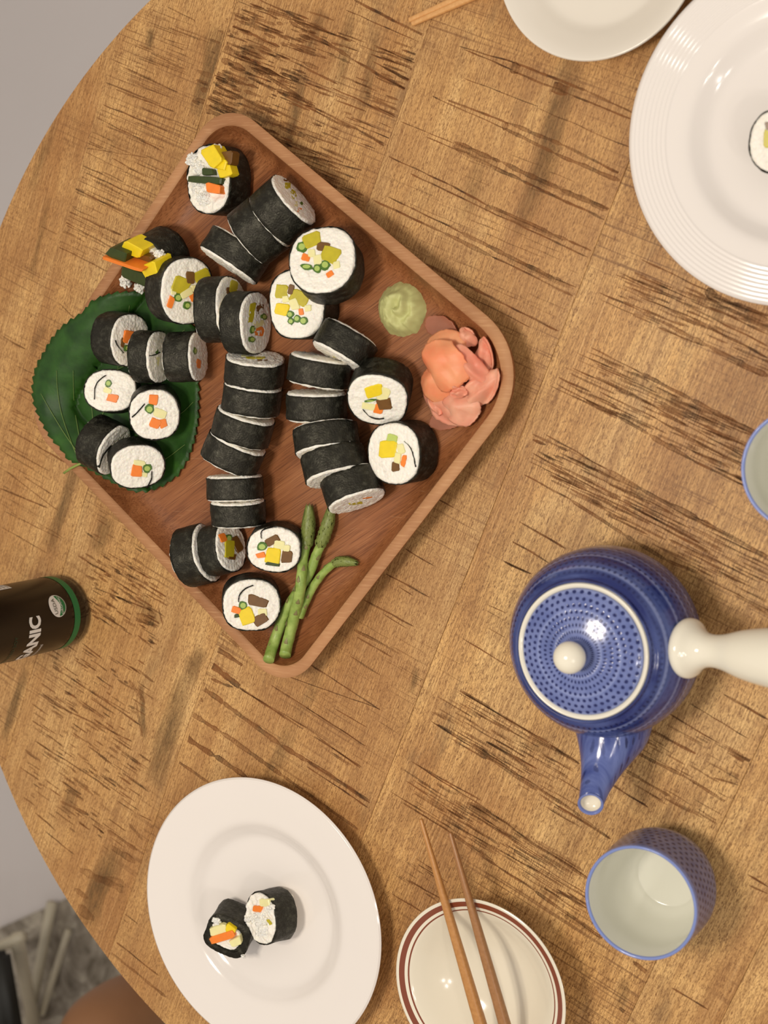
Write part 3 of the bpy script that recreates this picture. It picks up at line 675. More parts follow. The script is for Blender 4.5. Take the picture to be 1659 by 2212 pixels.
roll('sushi roll face up at the bottom corner of the tray, brown gourd and yellow square', 543, 1307, 64, 15, -95, 0.022, [('B', 558, 1300, 44, 22, 15), ('G', 525, 1308, 20, 20), ('O', 511, 1319, 20, 15, 15), ('Y', 534, 1333, 32, 35, -25), ('B', 561, 1340, 32, 22, -30), ('W', 568, 1323, 20, 16), ('D', 514, 1330, 16, 8)], asp=0.93,
     fold=[(514, 1300), (517, 1285), (528, 1272), (546, 1264)])
# right column
roll('dark roll lying askew at the head of the right hand column', 731, 770, 65, 83, -60, 0.0215, [('L', 722, 772, 26, 6, 35)])
roll('dark roll second in the right hand column, below the askew one', 694, 775, 67, 84, 99, 0.0205)
roll('dark roll third in the right hand column beside the two face up rolls', 684, 851, 65, 84, 90, 0.0205)
roll('dark roll fourth in the right hand column, rice edge curving below', 708, 974, 70, 77, -97, 0.0195)
roll('dark roll fifth in the right hand column', 729, 1029, 71, 76, -103, 0.0205)
roll('dark roll ending the right hand column above the asparagus, narrow cut end showing yellow', 771, 1081, 65, 75, -108, 0.022, [('L', 769, 1088, 32, 10, -18), ('O', 794, 1076, 22, 7, -20)])
roll('face up roll left of the pickled ginger, wide rice ring', 815, 864, 67, 34, -72, 0.025, [('Y', 806, 846, 38, 26, -12), ('W', 829, 853, 26, 30, 20), ('B', 830, 874, 32, 22), ('O', 818, 884, 22, 22, 20), ('W', 797, 879, 28, 16, 10), ('G', 800, 866, 26, 6, -10)], asp=0.97, fold=[(783, 885), (796, 899), (812, 905), (828, 904)])
roll('face up roll below the pickled ginger, nori showing on its right side', 850, 979, 68, 33, -8, 0.027, [('Y', 837, 971, 34, 38, 5), ('P', 847, 947, 22, 17), ('W', 865, 970, 17, 22), ('W', 858, 990, 14, 22), ('O', 871, 996, 11, 26, 12), ('B', 854, 1008, 18, 20)], asp=1.0, fold=[(872, 953), (884, 965), (892, 985), (896, 1008)])

# ---------------------------------------------------------------- shiso leaf under the small rolls
def leaf_mat():
    t = NT('shiso_leaf_green', 0.5, 0.35); v = t.obj()
    t.color(t.ramp(t.noise(v, 60, 4), [(0.3, lin(24, 58, 10)), (0.7, lin(48, 90, 26))])); t.bump(t.noise(v, 260, 3), 0.3, 0.0006)
    t.b.inputs['Subsurface Weight'].default_value = 0.1; t.b.inputs['Subsurface Scale'].default_value = 0.002
    return t.m
LEAFM = leaf_mat(); VEINM = plain('leaf_vein', lin(104, 128, 62), 0.5)
leaf_px = [(172, 1000), (150, 993), (133, 968), (112, 946), (98, 922), (84, 896), (74, 866), (72, 838), (76, 806), (84, 784), (98, 760), (110, 738), (130, 712), (152, 694), (172, 682), (184, 672), (196, 655), (222, 642), (250, 634), (282, 632), (310, 634), (336, 640),
           (372, 664), (405, 690), (424, 720), (430, 770), (427, 828), (427, 862), (426, 905), (418, 950), (404, 992), (382, 1026), (350, 1048), (318, 1060), (288, 1060), (258, 1048), (228, 1032), (196, 1014)]
leaf = thing('shiso_leaf', PB(260, 860), 'large serrated green leaf lying over the left corner of the tray under small rolls', 'leaf')
lb = leaf.location.copy()
def leaf_z(x, y, extra=0.0007):
    p = PB(x, y, extra); z = max(p.z, board_h(Vector((p.x, p.y, 0)) ) + extra)
    d = in_inset(p)
    if d < 0.034: z = max(z, RIM_Z + 0.0022 + extra - max(0, d - 0.012) * 0.70)
    return P(x, y, z)
dense = []
M_ = len(leaf_px)
for i in range(M_):
    a = Vector(leaf_px[i]); b = Vector(leaf_px[(i + 1) % M_]); n = max(2, int((b - a).length / 4.5))
    for k in range(n): dense.append(a.lerp(b, k / n))
ctr = Vector((250, 850)); tooth = []
for i, p in enumerate(dense):
    ph = (i % 4) / 4.0; tooth.append(p + (p - ctr).normalized() * (7.0 * (ph if ph < 0.8 else 0)))
bm = bmesh.new(); prev = None; nr = 26
cv = bm.verts.new(leaf_z(ctr.x, ctr.y) - lb)
for i in range(1, nr + 1):
    f = i / nr; ring = []
    for p, q in zip(dense, tooth):
        w = ctr.lerp(q if i == nr else p, f); lift = 0.0008 + 0.0010 * f * f * (1 + noise.noise(Vector((w.x * 0.03, w.y * 0.03, 0))))
        ring.append(bm.verts.new(leaf_z(w.x, w.y, lift) - lb))
    N = len(ring)
    for k in range(N):
        if prev is None: bm.faces.new((cv, ring[k], ring[(k + 1) % N]))
        else: bm.faces.new((prev[k], ring[k], ring[(k + 1) % N], prev[(k + 1) % N]))
    prev = ring
bmesh.ops.recalc_face_normals(bm, faces=bm.faces)
lo = mobj('leaf_blade', bm, LEAFM, leaf)
sm = lo.modifiers.new('thick', 'SOLIDIFY'); sm.thickness = 0.0004; sm.offset = -1
for path in ([(172, 1000), (205, 930), (240, 850), (262, 760), (280, 660)], [(170, 994), (150, 945), (132, 890), (124, 840), (122, 800)], [(180, 985), (168, 925), (160, 870), (158, 800)], [(166, 975), (135, 930), (105, 880), (88, 850)],
             [(196, 950), (200, 900), (192, 850)], [(184, 1002), (260, 1010), (340, 1000), (400, 960)], [(214, 905), (300, 930), (380, 900), (418, 868)], [(250, 800), (330, 760), (400, 712)]):
    pts = [leaf_z(x, y, 0.0030) - lb for x, y in smooth_prof(path, 8)]
    mobj('vein', tube_bm(pts, [0.00048 * (1 - 0.6 * i / len(pts)) for i in range(len(pts))], 6), VEINM, leaf)
st = [P(x, y, z) - lb for x, y, z in ((178, 1000, 0.0335), (168, 1004, 0.034), (152, 1012, 0.033), (138, 1022, 0.032))]
mobj('stem', tube_bm(st, 0.0011, 8), plain('leaf_stem', lin(140, 158, 74), 0.5), leaf)
tip_fold = [(184, 670), (190, 684), (196, 706), (201, 730)]
LZ = FLOORB + 0.0032
roll('small roll topmost on the green leaf, carrot in its rice face', 281, 735, 58, 44, 188, 0.0235, [('O', 280, 728, 22, 30, 15), ('G', 275, 752, 14, 14), ('B', 266, 740, 8, 20)], zf=LZ, group=GS, fold=[(250, 735), (256, 748), (268, 762)])
roll('small roll in the middle of three in a row on the green leaf', 343, 771, 57, 61, 182, 0.0185, [('W', 341, 780, 10, 24), ('G', 340, 760, 8, 12)], zf=LZ, group=GS, fold=[(322, 768), (334, 766), (346, 760)])
roll('small roll rightmost of three in a row, at the leaf edge', 426, 771, 54, 68, 179, 0.0235, [('O', 430, 786, 16, 22), ('G', 422, 758, 14, 16)], zf=LZ, group=GS)
roll('small face up roll leftmost on the leaf, one orange square low in its face', 238, 844, 58, 12, 20, 0.021, [('G', 234, 828, 16, 17), ('O', 244, 860, 24, 19, 12), ('W', 232, 843, 18, 12, 20)], asp=0.80, zf=LZ + 0.004, group=GS, fold=[(228, 810), (213, 821), (204, 838), (203, 862)])
roll('small face up roll with three orange pieces around a green dot', 334, 896, 57, 14, -85, 0.021, [('O', 332, 864, 20, 22, 10), ('G', 323, 884, 22, 22), ('W', 347, 893, 28, 20, 20), ('O', 336, 915, 22, 22, 25), ('O', 352, 915, 15, 19, -15)], asp=0.97, rot=90, zf=LZ, group=GS, fold=[(284, 901), (296, 890), (312, 872)])
roll('small dark roll lying lowest left on the leaf, half under the lowest face up roll', 246, 972, 57, 58, 207, 0.023, [], zf=LZ, group=GS, fold=[(214, 1010), (222, 985), (240, 962)])
roll('small face up roll lowest on the leaf, orange square beside a green dot', 298, 1008, 60, 20, -110, 0.022, [('O', 296, 1019, 24, 25, 5), ('G', 318, 1012, 21, 19), ('W', 303, 1001, 26, 13, 10), ('W', 312, 1026, 14, 10)], asp=0.84, zf=LZ + 0.001, group=GS, fold=[(327, 1018), (326, 1036), (316, 1054)])

# ---------------------------------------------------------------- wasabi
wc = P(869, 668, FLOORB); wr = PX(57, 1.16)
bm = bmesh.new(); NR, NS = 46, 120; prev = None; cv = None
for i in range(NR + 1):
    f = i / NR; ring = []
    for k in range(NS):
        th = 2 * math.pi * k / NS
        rr = wr * (1 + 0.09 * noise.noise(Vector((math.cos(th) * 2, math.sin(th) * 2, 4))) + 0.05 * noise.noise(Vector((math.cos(th) * 6, math.sin(th) * 6, 1)))) * f
        u, v = math.cos(th) * rr / wr, math.sin(th) * rr / wr
        rb = math.hypot(u - 0.05, v - 0.1); sp = math.sin(rb * 9 - th * 1.0 + 2.2 * noise.noise(Vector((u * 2, v * 2, 9))))
        h = 0.015 * (1 - f ** 3) + 0.0022 * sp * (1 - f * f) + 0.0030 * noise.noise(Vector((u * 2.6, v * 2.6, 2))) * (1 - f ** 4) + 0.0008 * noise.noise(Vector((u * 7, v * 7, 5)))
        if i == NR: h = 0
        ring.append(bm.verts.new((rr * math.cos(th), rr * math.sin(th), max(h, 0))))
    if prev:
        for k in range(NS): bm.faces.new((prev[k], ring[k], ring[(k + 1) % NS], prev[(k + 1) % NS]))
    prev = ring
bmesh.ops.remove_doubles(bm, verts=bm.verts, dist=1e-6); bmesh.ops.recalc_face_normals(bm, faces=bm.faces)
w = mobj('wasabi_mound', bm, plain('wasabi_paste', lin(192, 192, 128), 0.6, vary=0.05, scale=120, sss=0.1, bump=0.0003), loc=wc)
tag(w, 'swirled pale green wasabi mound on the tray near the ginger', 'wasabi')

# ---------------------------------------------------------------- pickled ginger
gc = PB(985, 815); ging = thing('pickled_ginger', gc, 'heap of folded pink pickled ginger slices in the right corner of the tray', 'pickled ginger')
def ginger_mat(name, c1, c2):
    t = NT(name, 0.45, 0.35); v = t.obj()
    t.color(t.ramp(t.noise(v, 45, 3), [(0.3, c1), (0.7, c2)])); t.bump(t.noise(t.map(v, (60, 260, 100)), 1, 3), 0.25, 0.0007)
    t.b.inputs['Subsurface Weight'].default_value = 0.5; t.b.inputs['Subsurface Radius'].default_value = (0.01, 0.004, 0.003); t.b.inputs['Subsurface Scale'].default_value = 0.6
    return t.m
GM1 = ginger_mat('ginger_orange', lin(255, 138, 96), lin(255, 166, 120)); GM2 = ginger_mat('ginger_pink', lin(236, 138, 112), lin(248, 172, 142)); GM3 = ginger_mat('ginger_thin', lin(150, 92, 66), lin(172, 110, 82))
def slice_(x, y, a, b, rot, z0, dome, bend, mat, seed, tilt=(0, 0)):
    t_ = 1.14; rr = math.radians(rot); bm = bmesh.new(); prev = None; NR, NS = 14, 56; cpt = P(x, y, z0) - gc
    for i in range(NR + 1):
        f = i / NR; ring = []
        for k in range(NS):
            th = 2 * math.pi * k / NS; ed = 1 + 0.16 * noise.noise(Vector((math.cos(th) * 1.6, math.sin(th) * 1.6, seed * 5.0))) + 0.07 * noise.noise(Vector((math.cos(th) * 6, math.sin(th) * 6, seed)))
            u, v = f * ed * math.cos(th), f * ed * math.sin(th)
            X = PX(u * a, t_); Y = PX(v * b, t_)
            z = dome * (1 - 0.8 * u * u - 0.8 * v * v) + bend * v * abs(v) * 0.6 + 0.0035 * noise.noise(Vector((u * 1.5, v * 1.5, seed))) + tilt[0] * u + tilt[1] * v + 0.0018 * f * f * math.sin(3 * th + seed * 2) + 0.0010 * abs(math.sin(u * 3.0 + v * 1.5 + seed)) - 0.0010 * abs(math.cos(v * 3.3 - u + seed))
            e1 = RIGHT * math.cos(rr) - Vector((0, 1, 0)) * math.sin(rr); e1.z = 0; e1.normalize(); e2 = Vector((e1.y, -e1.x, 0))
            q = cpt + e1 * X + e2 * Y + Vector((0, 0, z)); qw = q + gc; q.z = max(q.z, board_h(qw) + 0.0032 + 0.0004 * (seed % 4) - gc.z); ring.append(bm.verts.new(q))
        if prev:
            for k in range(NS): bm.faces.new((prev[k], ring[k], ring[(k + 1) % NS], prev[(k + 1) % NS]))
        prev = ring
    bmesh.ops.remove_doubles(bm, verts=bm.verts, dist=1e-6); bmesh.ops.recalc_face_normals(bm, faces=bm.faces)
    o = mobj('ginger_slice', bm, mat, ging); m = o.modifiers.new('thick', 'SOLIDIFY'); m.thickness = 0.0011
    return o
slice_(955, 706, 40, 22, 15, FLOORB + 0.001, 0.001, 0.0, GM3, 1)
slice_(968, 905, 42, 22, -12, FLOORB + 0.001, 0.002, 0.0, GM3, 2)
slice_(980, 868, 62, 46, 25, FLOORB + 0.004, 0.007, -0.003, GM2, 3)
slice_(937, 868, 36, 17, 50, FLOORB + 0.005, 0.005, -0.004, GM2, 4)
slice_(1012, 728, 22, 20, 30, FLOORB + 0.006, 0.006, 0.002, GM2, 5)
slice_(1052, 772, 24, 44, 10, FLOORB + 0.006, 0.008, -0.004, GM2, 6)
slice_(1048, 838, 56, 26, -32, FLOORB + 0.010, 0.009, -0.008, GM2, 7)
slice_(1000, 882, 44, 34, 5, FLOORB + 0.009, 0.006, -0.004, GM2, 8)
slice_(965, 752, 52, 38, -12, FLOORB + 0.008, 0.009, -0.003, GM1, 9)
slice_(955, 822, 46, 52, 20, FLOORB + 0.010, 0.009, -0.004, GM1, 10)
slice_(1018, 790, 26, 56, -38, FLOORB + 0.015, 0.008, -0.006, GM2, 11)
slice_(966, 788, 62, 50, 42, FLOORB + 0.017, 0.011, -0.005, GM1, 12)
slice_(990, 846, 20, 14, 0, FLOORB + 0.018, 0.004, -0.002, GM2, 13)

# ---------------------------------------------------------------- asparagus
def aspar_mat():
    t = NT('asparagus_green', 0.4, 0.45); v = t.obj()
    t.color(t.ramp(t.noise(v, 120, 4), [(0.3, lin(122, 148, 62)), (0.7, lin(168, 188, 100))])); t.bump(t.noise(t.map(v, (900, 60, 900)), 1, 2), 0.3, 0.0005); return t.m
ASP = aspar_mat(); ASPT = plain('asparagus_tip_green', lin(122, 132, 66), 0.45, vary=0.35, scale=260, bump=0.0006)
ASPL = plain('asparagus_scale', lin(128, 120, 74), 0.5, vary=0.3, scale=300)
def spear(label, px, z, rpx, tipn, seed):
    pts = smooth_prof(px, 8); n = len(pts); zz = z if hasattr(z, '__call__') else (lambda f: z)
    base = P(*px[-1], FLOORB); root = thing('asparagus_spear', base, label, 'asparagus', 'asparagus spears on the tray')
    W = [P(x, y, FLOORB + zz(i / (n - 1))) - base for i, (x, y) in enumerate(pts)]
    r0 = PX(rpx * 1.14, 1.17); cut = int(n * tipn)
    rad = []
    for i in range(n):
        f = i / (n - 1); rt = r0 * (0.86 + 0.3 * f)
        if i < cut: g = i / cut; rt = r0 * (0.25 + 1.0 * math.sin(min(1, g * 1.5) * math.pi / 2)) * (1 - 0.12 * g)
        rad.append(rt)
    for i in range(n):
        z_ = W[i].z + base.z
        for _ in range(8):
            need = max(FLOORB + zz(i / (n - 1)), board_h(P(*pts[i], z_)) + rad[i] * 1.3 + 0.0012); z_ = 0.5 * z_ + 0.5 * need
        W[i] = P(*pts[i], z_) - base
    mobj('stalk', tube_bm(W[cut - 1:], rad[cut - 1:], 14, noise_amp=0.0004, seed=seed), ASP, root)
    bm = tube_bm(W[:cut + 1], [r * 0.8 for r in rad[:cut + 1]], 14, noise_amp=0.0008, seed=seed)
    rs = random.Random(seed)
    def scale_leaf(bm, p, tdir, up_, sz):
        s = tdir.cross(up_).normalized(); q = [p + s * sz * 0.45 + up_ * sz * 0.12, p + tdir * sz * 1.2 + up_ * sz * 0.22, p - s * sz * 0.45 + up_ * sz * 0.12, p - tdir * sz * 0.4]
        m_ = bm.verts.new(p + tdir * sz * 0.3 + up_ * sz * 0.42); vv = [bm.verts.new(v) for v in q]
        for k in range(4): bm.faces.new((vv[k], vv[(k + 1) % 4], m_))
    for i in range(1, cut):
        t_ = (W[max(i - 1, 0)] - W[i + 1]).normalized(); u_ = Vector((0, 0, 1)); s_ = t_.cross(u_).normalized(); u_ = s_.cross(t_)
        for k in range(5):
            a = 2 * math.pi * (k + 0.5 * (i % 2)) / 5 + rs.uniform(-0.2, 0.2); d = s_ * math.cos(a) + u_ * math.sin(a)
            scale_leaf(bm, W[i] + d * rad[i] * 0.78, t_, d, r0 * 1.3)
    mobj('tip', bm, ASPT, root)
    bm = bmesh.new()
    for i in range(cut, n - 2, 5):
        t_ = (W[i - 1] - W[i + 1]).normalized(); s_ = t_.cross(Vector((0, 0, 1))).normalized(); a = rs.uniform(0.5, 2.6); d = s_ * math.cos(a) + Vector((0, 0, 1)) * math.sin(a)
        scale_leaf(bm, W[i] + d * rad[i] * 0.92, t_, d, r0 * 0.95)
    o = mobj('bracts', bm, ASPL, root); return root
def c5(l): return [(350 + x / 3.318, 980 + y / 3.318) for x, y in l]
spear('lower asparagus spear curving away to the right at its tip', c5([(1372, 780), (1310, 772), (1240, 785), (1160, 850), (1080, 960), (1030, 1060), (985, 1170)]), 0.0055, 7.5, 0.36, 3)
spear('asparagus spear whose tip touches the last roll of the right column', c5([(1210, 410), (1190, 500), (1150, 620), (1100, 740), (1050, 870), (960, 1010), (890, 1130), (822, 1300), (762, 1478)]), lambda f: 0.006 + 0.001 * math.sin(f * 3), 9.5, 0.3, 1)
spear('topmost asparagus spear crossing over the other two, tip beside the face up roll', c5([(1055, 408), (1052, 500), (1040, 620), (1010, 760), (1000, 880), (985, 1000), (960, 1120), (920, 1280), (880, 1445)]), lambda f: 0.0070 + 0.0110 * math.exp(-((f - 0.56) / 0.2) ** 2), 10, 0.3, 2)

# ---------------------------------------------------------------- crockery
def ceramic(name, col, rough=0.12):
    t = NT(name, rough, 0.5); t.color(t.mix(t.noise(t.obj(), 25, 2), tuple(c * 0.985 for c in col), col)); return t.m
PORC = ceramic('white_porcelain', lin(236, 229, 222)); PORC2 = ceramic('warm_white_glaze', lin(232, 226, 208)); CREAM = ceramic('cream_glaze', lin(232, 224, 204))
def plate(name, label, c, R, mat, ridges=False, group=None):
    root = thing(name, c, label, 'plate', group)
    k = R / 0.12
    top = [(0.0, 0.006), (0.03, 0.006), (0.056, 0.0064), (0.066, 0.0075), (0.073, 0.0115), (0.078, 0.0150), (0.083, 0.0168), (0.092, 0.0182)]
    if ridges:
        r = 0.094; top2 = []
        while r < 0.116: top2 += [(r, 0.0186 + (r - 0.094) * 0.16), (r + 0.0012, 0.0190 + (r - 0.094) * 0.16 + 0.00025)]; r += 0.0031
        top = top + top2 + [(0.1185, 0.0226)]
        prof = smooth_prof([(a * k, b) for a, b in top], 3)
    else: prof = smooth_prof([(a * k, b) for a, b in top + [(0.106, 0.0204), (0.1185, 0.0222)]], 5)
    under = smooth_prof([(0.1185 * k, 0.0226), (0.12 * k, 0.0216), (0.1185 * k, 0.0200), (0.09 * k, 0.0150), (0.07 * k, 0.0070), (0.066 * k, 0.004), (0.065 * k, 0.0), (0.062 * k, 0.0), (0.061 * k, 0.003), (0.0, 0.0032)], 3)
    mobj('plate_body', lathe_bm(prof + under[1:], 128), mat, root)
    return root
plateL_c = P(567, 1955, 0.0); 
def rc(cx, cy, z): return Vector((cx * (1 - z), -cy * (1 - z), 0))
pL = plate('dinner_plate', 'white plate with two bitten sushi pieces on it', rc(-0.6877, 0.4796, 0.022), 0.1221 * 0.978, PORC)
pR = plate('dinner_plate', 'white plate with ridged rim at the top right corner of the table', rc(-0.2416, 0.1581 * -1, 0.022), 0.1182 * 0.978, PORC, ridges=True)
# saucer at the top
root = thing('saucer', rc(-0.3864, -0.2948, 0.02), 'small off white saucer left of the ridged plate, at the top of the table', 'saucer'); k = 0.0775 * 0.98 / 0.078
prof = smooth_prof([(0, 0.006), (0.020, 0.006), (0.0255, 0.0062), (0.0268, 0.0074), (0.0285, 0.0064), (0.045, 0.0070), (0.052, 0.0085), (0.060, 0.0135), (0.070, 0.0190), (0.0770, 0.0215), (0.078, 0.0205), (0.0765, 0.0190), (0.060, 0.0105), (0.045, 0.0040), (0.044, 0.0), (0.042, 0.0), (0.041, 0.003), (0, 0.003)], 4)
mobj('saucer_body', lathe_bm([(r * k, z) for r, z in prof], 112), ceramic('greenish_white_glaze', lin(228, 220, 206), 0.15), root)
# striped bowl
def radial_mat(name, base, stops, rough=0.13):
    t = NT(name, rough, 0.5); x = t.xyz(t.obj())
    r = t.math('SQRT', t.math('ADD', t.math('MULTIPLY', x[0], x[0]), t.math('MULTIPLY', x[1], x[1])))
    f = t.math('MULTIPLY', r, 10.0); t.color(t.ramp(f, stops, 'CONSTANT')); return t.m
BR = lin(128, 66, 44); CR = lin(230, 222, 202); BZ = 0.040; bR = 0.0742 * (1 - BZ)
bowlm = radial_mat('striped_bowl_glaze', CR, [(0.0, CR), (bR * 0.862 * 10, BR), (bR * 0.878 * 10, CR), (bR * 0.912 * 10, BR), (bR * 0.972 * 10, CR)])
root = thing('rice_bowl', rc(-0.4752, 0.4997, BZ), 'cream bowl with brown rings under a pair of chopsticks', 'bowl')
prof = smooth_prof([(0, 0.006), (0.014, 0.0064), (0.026, 0.0092), (0.038, 0.0155), (0.048, 0.0235), (0.056, 0.0315), (0.0612, 0.0362), (0.0655, 0.0382), (bR - 0.0012, BZ - 0.0003), (bR, BZ), (bR + 0.0006, BZ - 0.0012), (0.066, 0.0345), (0.056, 0.0245), (0.043, 0.012), (0.033, 0.006), (0.030, 0.0), (0.027, 0.0), (0.026, 0.004), (0, 0.004)], 6)
mobj('bowl_body', lathe_bm(prof, 128), bowlm, root)
# dotted glazes
def dot_mat(name, n_ang, row, ground1, ground2, dot, mode='z', zoff=0.0, dotr=0.27, ring=None, rimz=None, rimcol=None, fade=None, inner_r=None):
    t = NT(name, 0.14, 0.55); ob = t.obj(); x = t.xyz(ob)
    r = t.math('SQRT', t.math('ADD', t.math('MULTIPLY', x[0], x[0]), t.math('MULTIPLY', x[1], x[1])))
    ang = t.math('DIVIDE', t.math('ARCTAN2', x[1], x[0]), 2 * math.pi)
    v = t.math('DIVIDE', r if mode == 'r' else t.math('ADD', x[2], zoff), row)
    vr = t.math('FLOOR', v); fv = t.math('SUBTRACT', t.math('SUBTRACT', v, vr), 0.5)
    na = t.math('MULTIPLY', ang, n_ang)
    par = t.math('MULTIPLY', t.math('MODULO', vr, 2.0), 0.5)
    ua = t.math('ADD', t.math('ADD', na, par), 400.0); fu = t.math('SUBTRACT', t.math('FRACT', ua), 0.5)
    d = t.math('SQRT', t.math('ADD', t.math('MULTIPLY', fu, fu), t.math('MULTIPLY', fv, fv)))
    dd = t.math('ADD', d, t.math('MULTIPLY', t.math('SUBTRACT', t.noise(ob, 500, 2), 0.5), 0.18))
    mask = t.ramp(dd, [(dotr * 0.75, 1.0), (dotr * 1.25, 0.0)])
    if fade: mask = t.math('MULTIPLY', mask, t.ramp(t.math('ADD', t.noise(t.map(ob, (14, 14, 60)), 1, 2), 0.0), [(fade[0], 0.15), (fade[1], 1.0)]))
    c = t.mix(t.ramp(t.noise(t.map(ob, (16, 16, 120) if mode == 'z' else (40, 40, 40)), 1, 4, 0.6, 0.6), [(0.35, 0.0), (0.62, 1.0)]), ground1, ground2)
    if ring: # paler thrown rings
        rr_ = t.math('SINE', t.math('MULTIPLY', v, 2 * math.pi / ring)); c = t.mix(t.ramp(rr_, [(0.75, 0.0), (0.98, 0.45)]), c, lin(150, 162, 205))
    c = t.mix(mask, c, dot)
    if rimz is not None: c = t.mix(t.ramp(t.math('MULTIPLY', x[2], 10.0), [(0.0, 0.0), (rimz * 10, 1.0)], 'CONSTANT'), c, rimcol)
    t.color(c); t.bump(t.math('MULTIPLY', mask, -1.0), 0.3, 0.0004); return t.m
def cup(name, label, cxy, R, H):
    root = thing(name, cxy, label, 'cup', 'blue dotted tea cups')
    wall = dot_mat('dotted_cup_glaze', 48, 0.0050, lin(98, 102, 138), lin(114, 118, 152), lin(34, 38, 84), rimz=H - 0.0035, rimcol=lin(118, 134, 188))
    out = smooth_prof([(0, 0.003), (0.020, 0.003), (0.021, 0.0), (0.024, 0.0), (0.026, 0.003), (0.0345, 0.010), (R * 1.015, 0.026), (R * 1.03, 0.040), (R * 1.01, H * 0.86), (R, H)], 6)
    mobj('cup_wall', lathe_bm(out, 112), wall, root)
    mobj('cup_lip', lathe_bm(smooth_prof([(R, H), (R - 0.0008, H + 0.0007), (R - 0.0019, H + 0.0003), (R - 0.0024, H - 0.0008)], 4), 112), plain('blue_lip_glaze', lin(124, 140, 196), 0.12), root, label='pale blue lip of the cup')
    mobj('cup_inside', lathe_bm(smooth_prof([(R - 0.0024, H - 0.0008), (R - 0.003, H * 0.8), (R - 0.0034, 0.036), (0.031, 0.018), (0.024, 0.0105), (0.021, 0.0088), (0.012, 0.008), (0, 0.008)], 6), 112), ceramic('cup_inner_glaze', lin(222, 221, 208)), root, label='white glazed inside')
    return root
CH = 0.070
cup('tea_cup', 'blue dotted tea cup standing below the teapot spout', rc(-0.3416, 0.4017, CH), 0.0437 * (1 - CH), CH)
_c = P(1735, 1015, CH); cup('tea_cup', 'blue rimmed tea cup cut off by the right picture edge above the teapot', Vector((_c.x, _c.y, 0)), 0.0400, CH)
# teapot
ZR = 0.088
tp = thing('teapot', rc(-0.3908, 0.2155, ZR), 'round blue dotted teapot with white side handle and knob', 'teapot')
POT1, POT2, DOTB = lin(22, 34, 96), lin(74, 88, 142), lin(14, 22, 76)
body = dot_mat('blue_dotted_glaze', 84, 0.0042, POT1, POT2, DOTB, dotr=0.24, fade=(0.35, 0.6), ring=3)
lidm = dot_mat('blue_dotted_lid_glaze', 48, 0.0044, lin(88, 102, 158), lin(114, 126, 176), lin(24, 34, 92), mode='r', dotr=0.27, ring=3)
RB = 0.0680
out = smooth_prof([(0, 0.003), (0.036, 0.003), (0.037, 0.0), (0.041, 0.0), (0.043, 0.003), (0.056, 0.012), (RB * 0.975, 0.028), (RB, 0.043), (RB * 0.985, 0.058), (RB * 0.90, 0.073), (0.0545, 0.0825), (0.0505, 0.0850), (0.0498, ZR - 0.0005), (0.0488, ZR + 0.0006), (0.0478, ZR - 0.001)], 6)
mobj('pot_body', lathe_bm(out, 128), body, tp)
mobj('pot_rim', lathe_bm(smooth_prof([(0.0478, ZR - 0.001), (0.0472, ZR + 0.0002), (0.0462, ZR + 0.0004), (0.0440, ZR - 0.0012), (0.0436, ZR - 0.004)], 4), 112), PORC2, tp, label='unglazed white ring round the lid')
lid = mobj('lid', lathe_bm(smooth_prof([(0.0434, ZR - 0.004), (0.0440, ZR - 0.0010), (0.0425, ZR + 0.0012), (0.036, ZR + 0.0042), (0.026, ZR + 0.0068), (0.014, ZR + 0.0085), (0.0, ZR + 0.0090)], 8), 112), lidm, tp)
kb = smooth_prof([(0.0058, ZR + 0.0080), (0.0052, ZR + 0.0110), (0.0062, ZR + 0.0140)], 3) + [(0.0111 * math.sin(a), ZR + 0.0225 - 0.0103 * math.cos(a)) for a in [0.62 + i * (math.pi - 0.62) / 18 for i in range(19)]]
kb[-1] = (0.0, kb[-1][1])
mobj('knob', lathe_bm(kb, 48), PORC2, lid, label='round white knob')
hp = P(1263, 1473, ZR + 0.006) - tp.location
bm = bmesh.new(); bmesh.ops.create_cone(bm, cap_ends=True, segments=20, radius1=0.0021, radius2=0.0021, depth=0.002, matrix=Matrix.Translation(Vector((hp.x, hp.y, ZR + 0.0052))))
mobj('steam_hole', bm, plain('dark_hole', lin(52, 58, 62), 0.7), lid, label='small dark steam hole')
# handle: hollow trumpet from the side of the pot, level and slightly rising
h0 = P(1478, 1399, 0.060); h1 = P(1659, 1420, 0.078); hd = (h1 - h0).normalized()
L0 = (h1 - h0).length
hpts, hr = [], []
for s, rr in ((-0.004, 0.0150), (0.0, 0.0190), (0.003, 0.0206), (0.007, 0.0198), (0.012, 0.0150), (0.018, 0.0118), (0.025, 0.0112), (0.033, 0.0125), (0.045, 0.0160), (0.058, 0.0184), (0.075, 0.0205), (0.092, 0.0215), (0.100, 0.0218), (0.103, 0.0205), (0.102, 0.0165), (0.090, 0.0150), (0.060, 0.0120)):
    hpts.append(h0 + hd * s - tp.location); hr.append(rr)
hp2 = smooth_prof([(*p, r) for p, r in zip(hpts, hr)], 4)
def ring_tube(pts, axis, seg=56):
    bm = bmesh.new(); s = axis.cross(Vector((0, 0, 1))).normalized(); u = s.cross(axis); rings = []
    for q in pts:
        c_, r = Vector(q[:3]), q[3]; rings.append([bm.verts.new(c_ + s * r * math.cos(2 * math.pi * k / seg) + u * r * math.sin(2 * math.pi * k / seg)) for k in range(seg)])
    for a, b in zip(rings, rings[1:]):
        for k in range(seg): bm.faces.new((a[k], a[(k + 1) % seg], b[(k + 1) % seg], b[k]))
    bm.faces.new(rings[-1]); bm.faces.new(rings[0][::-1]); bmesh.ops.recalc_face_normals(bm, faces=bm.faces); return bm
mobj('handle', ring_tube(hp2, hd), PORC2, tp, label='white trumpet shaped side handle')
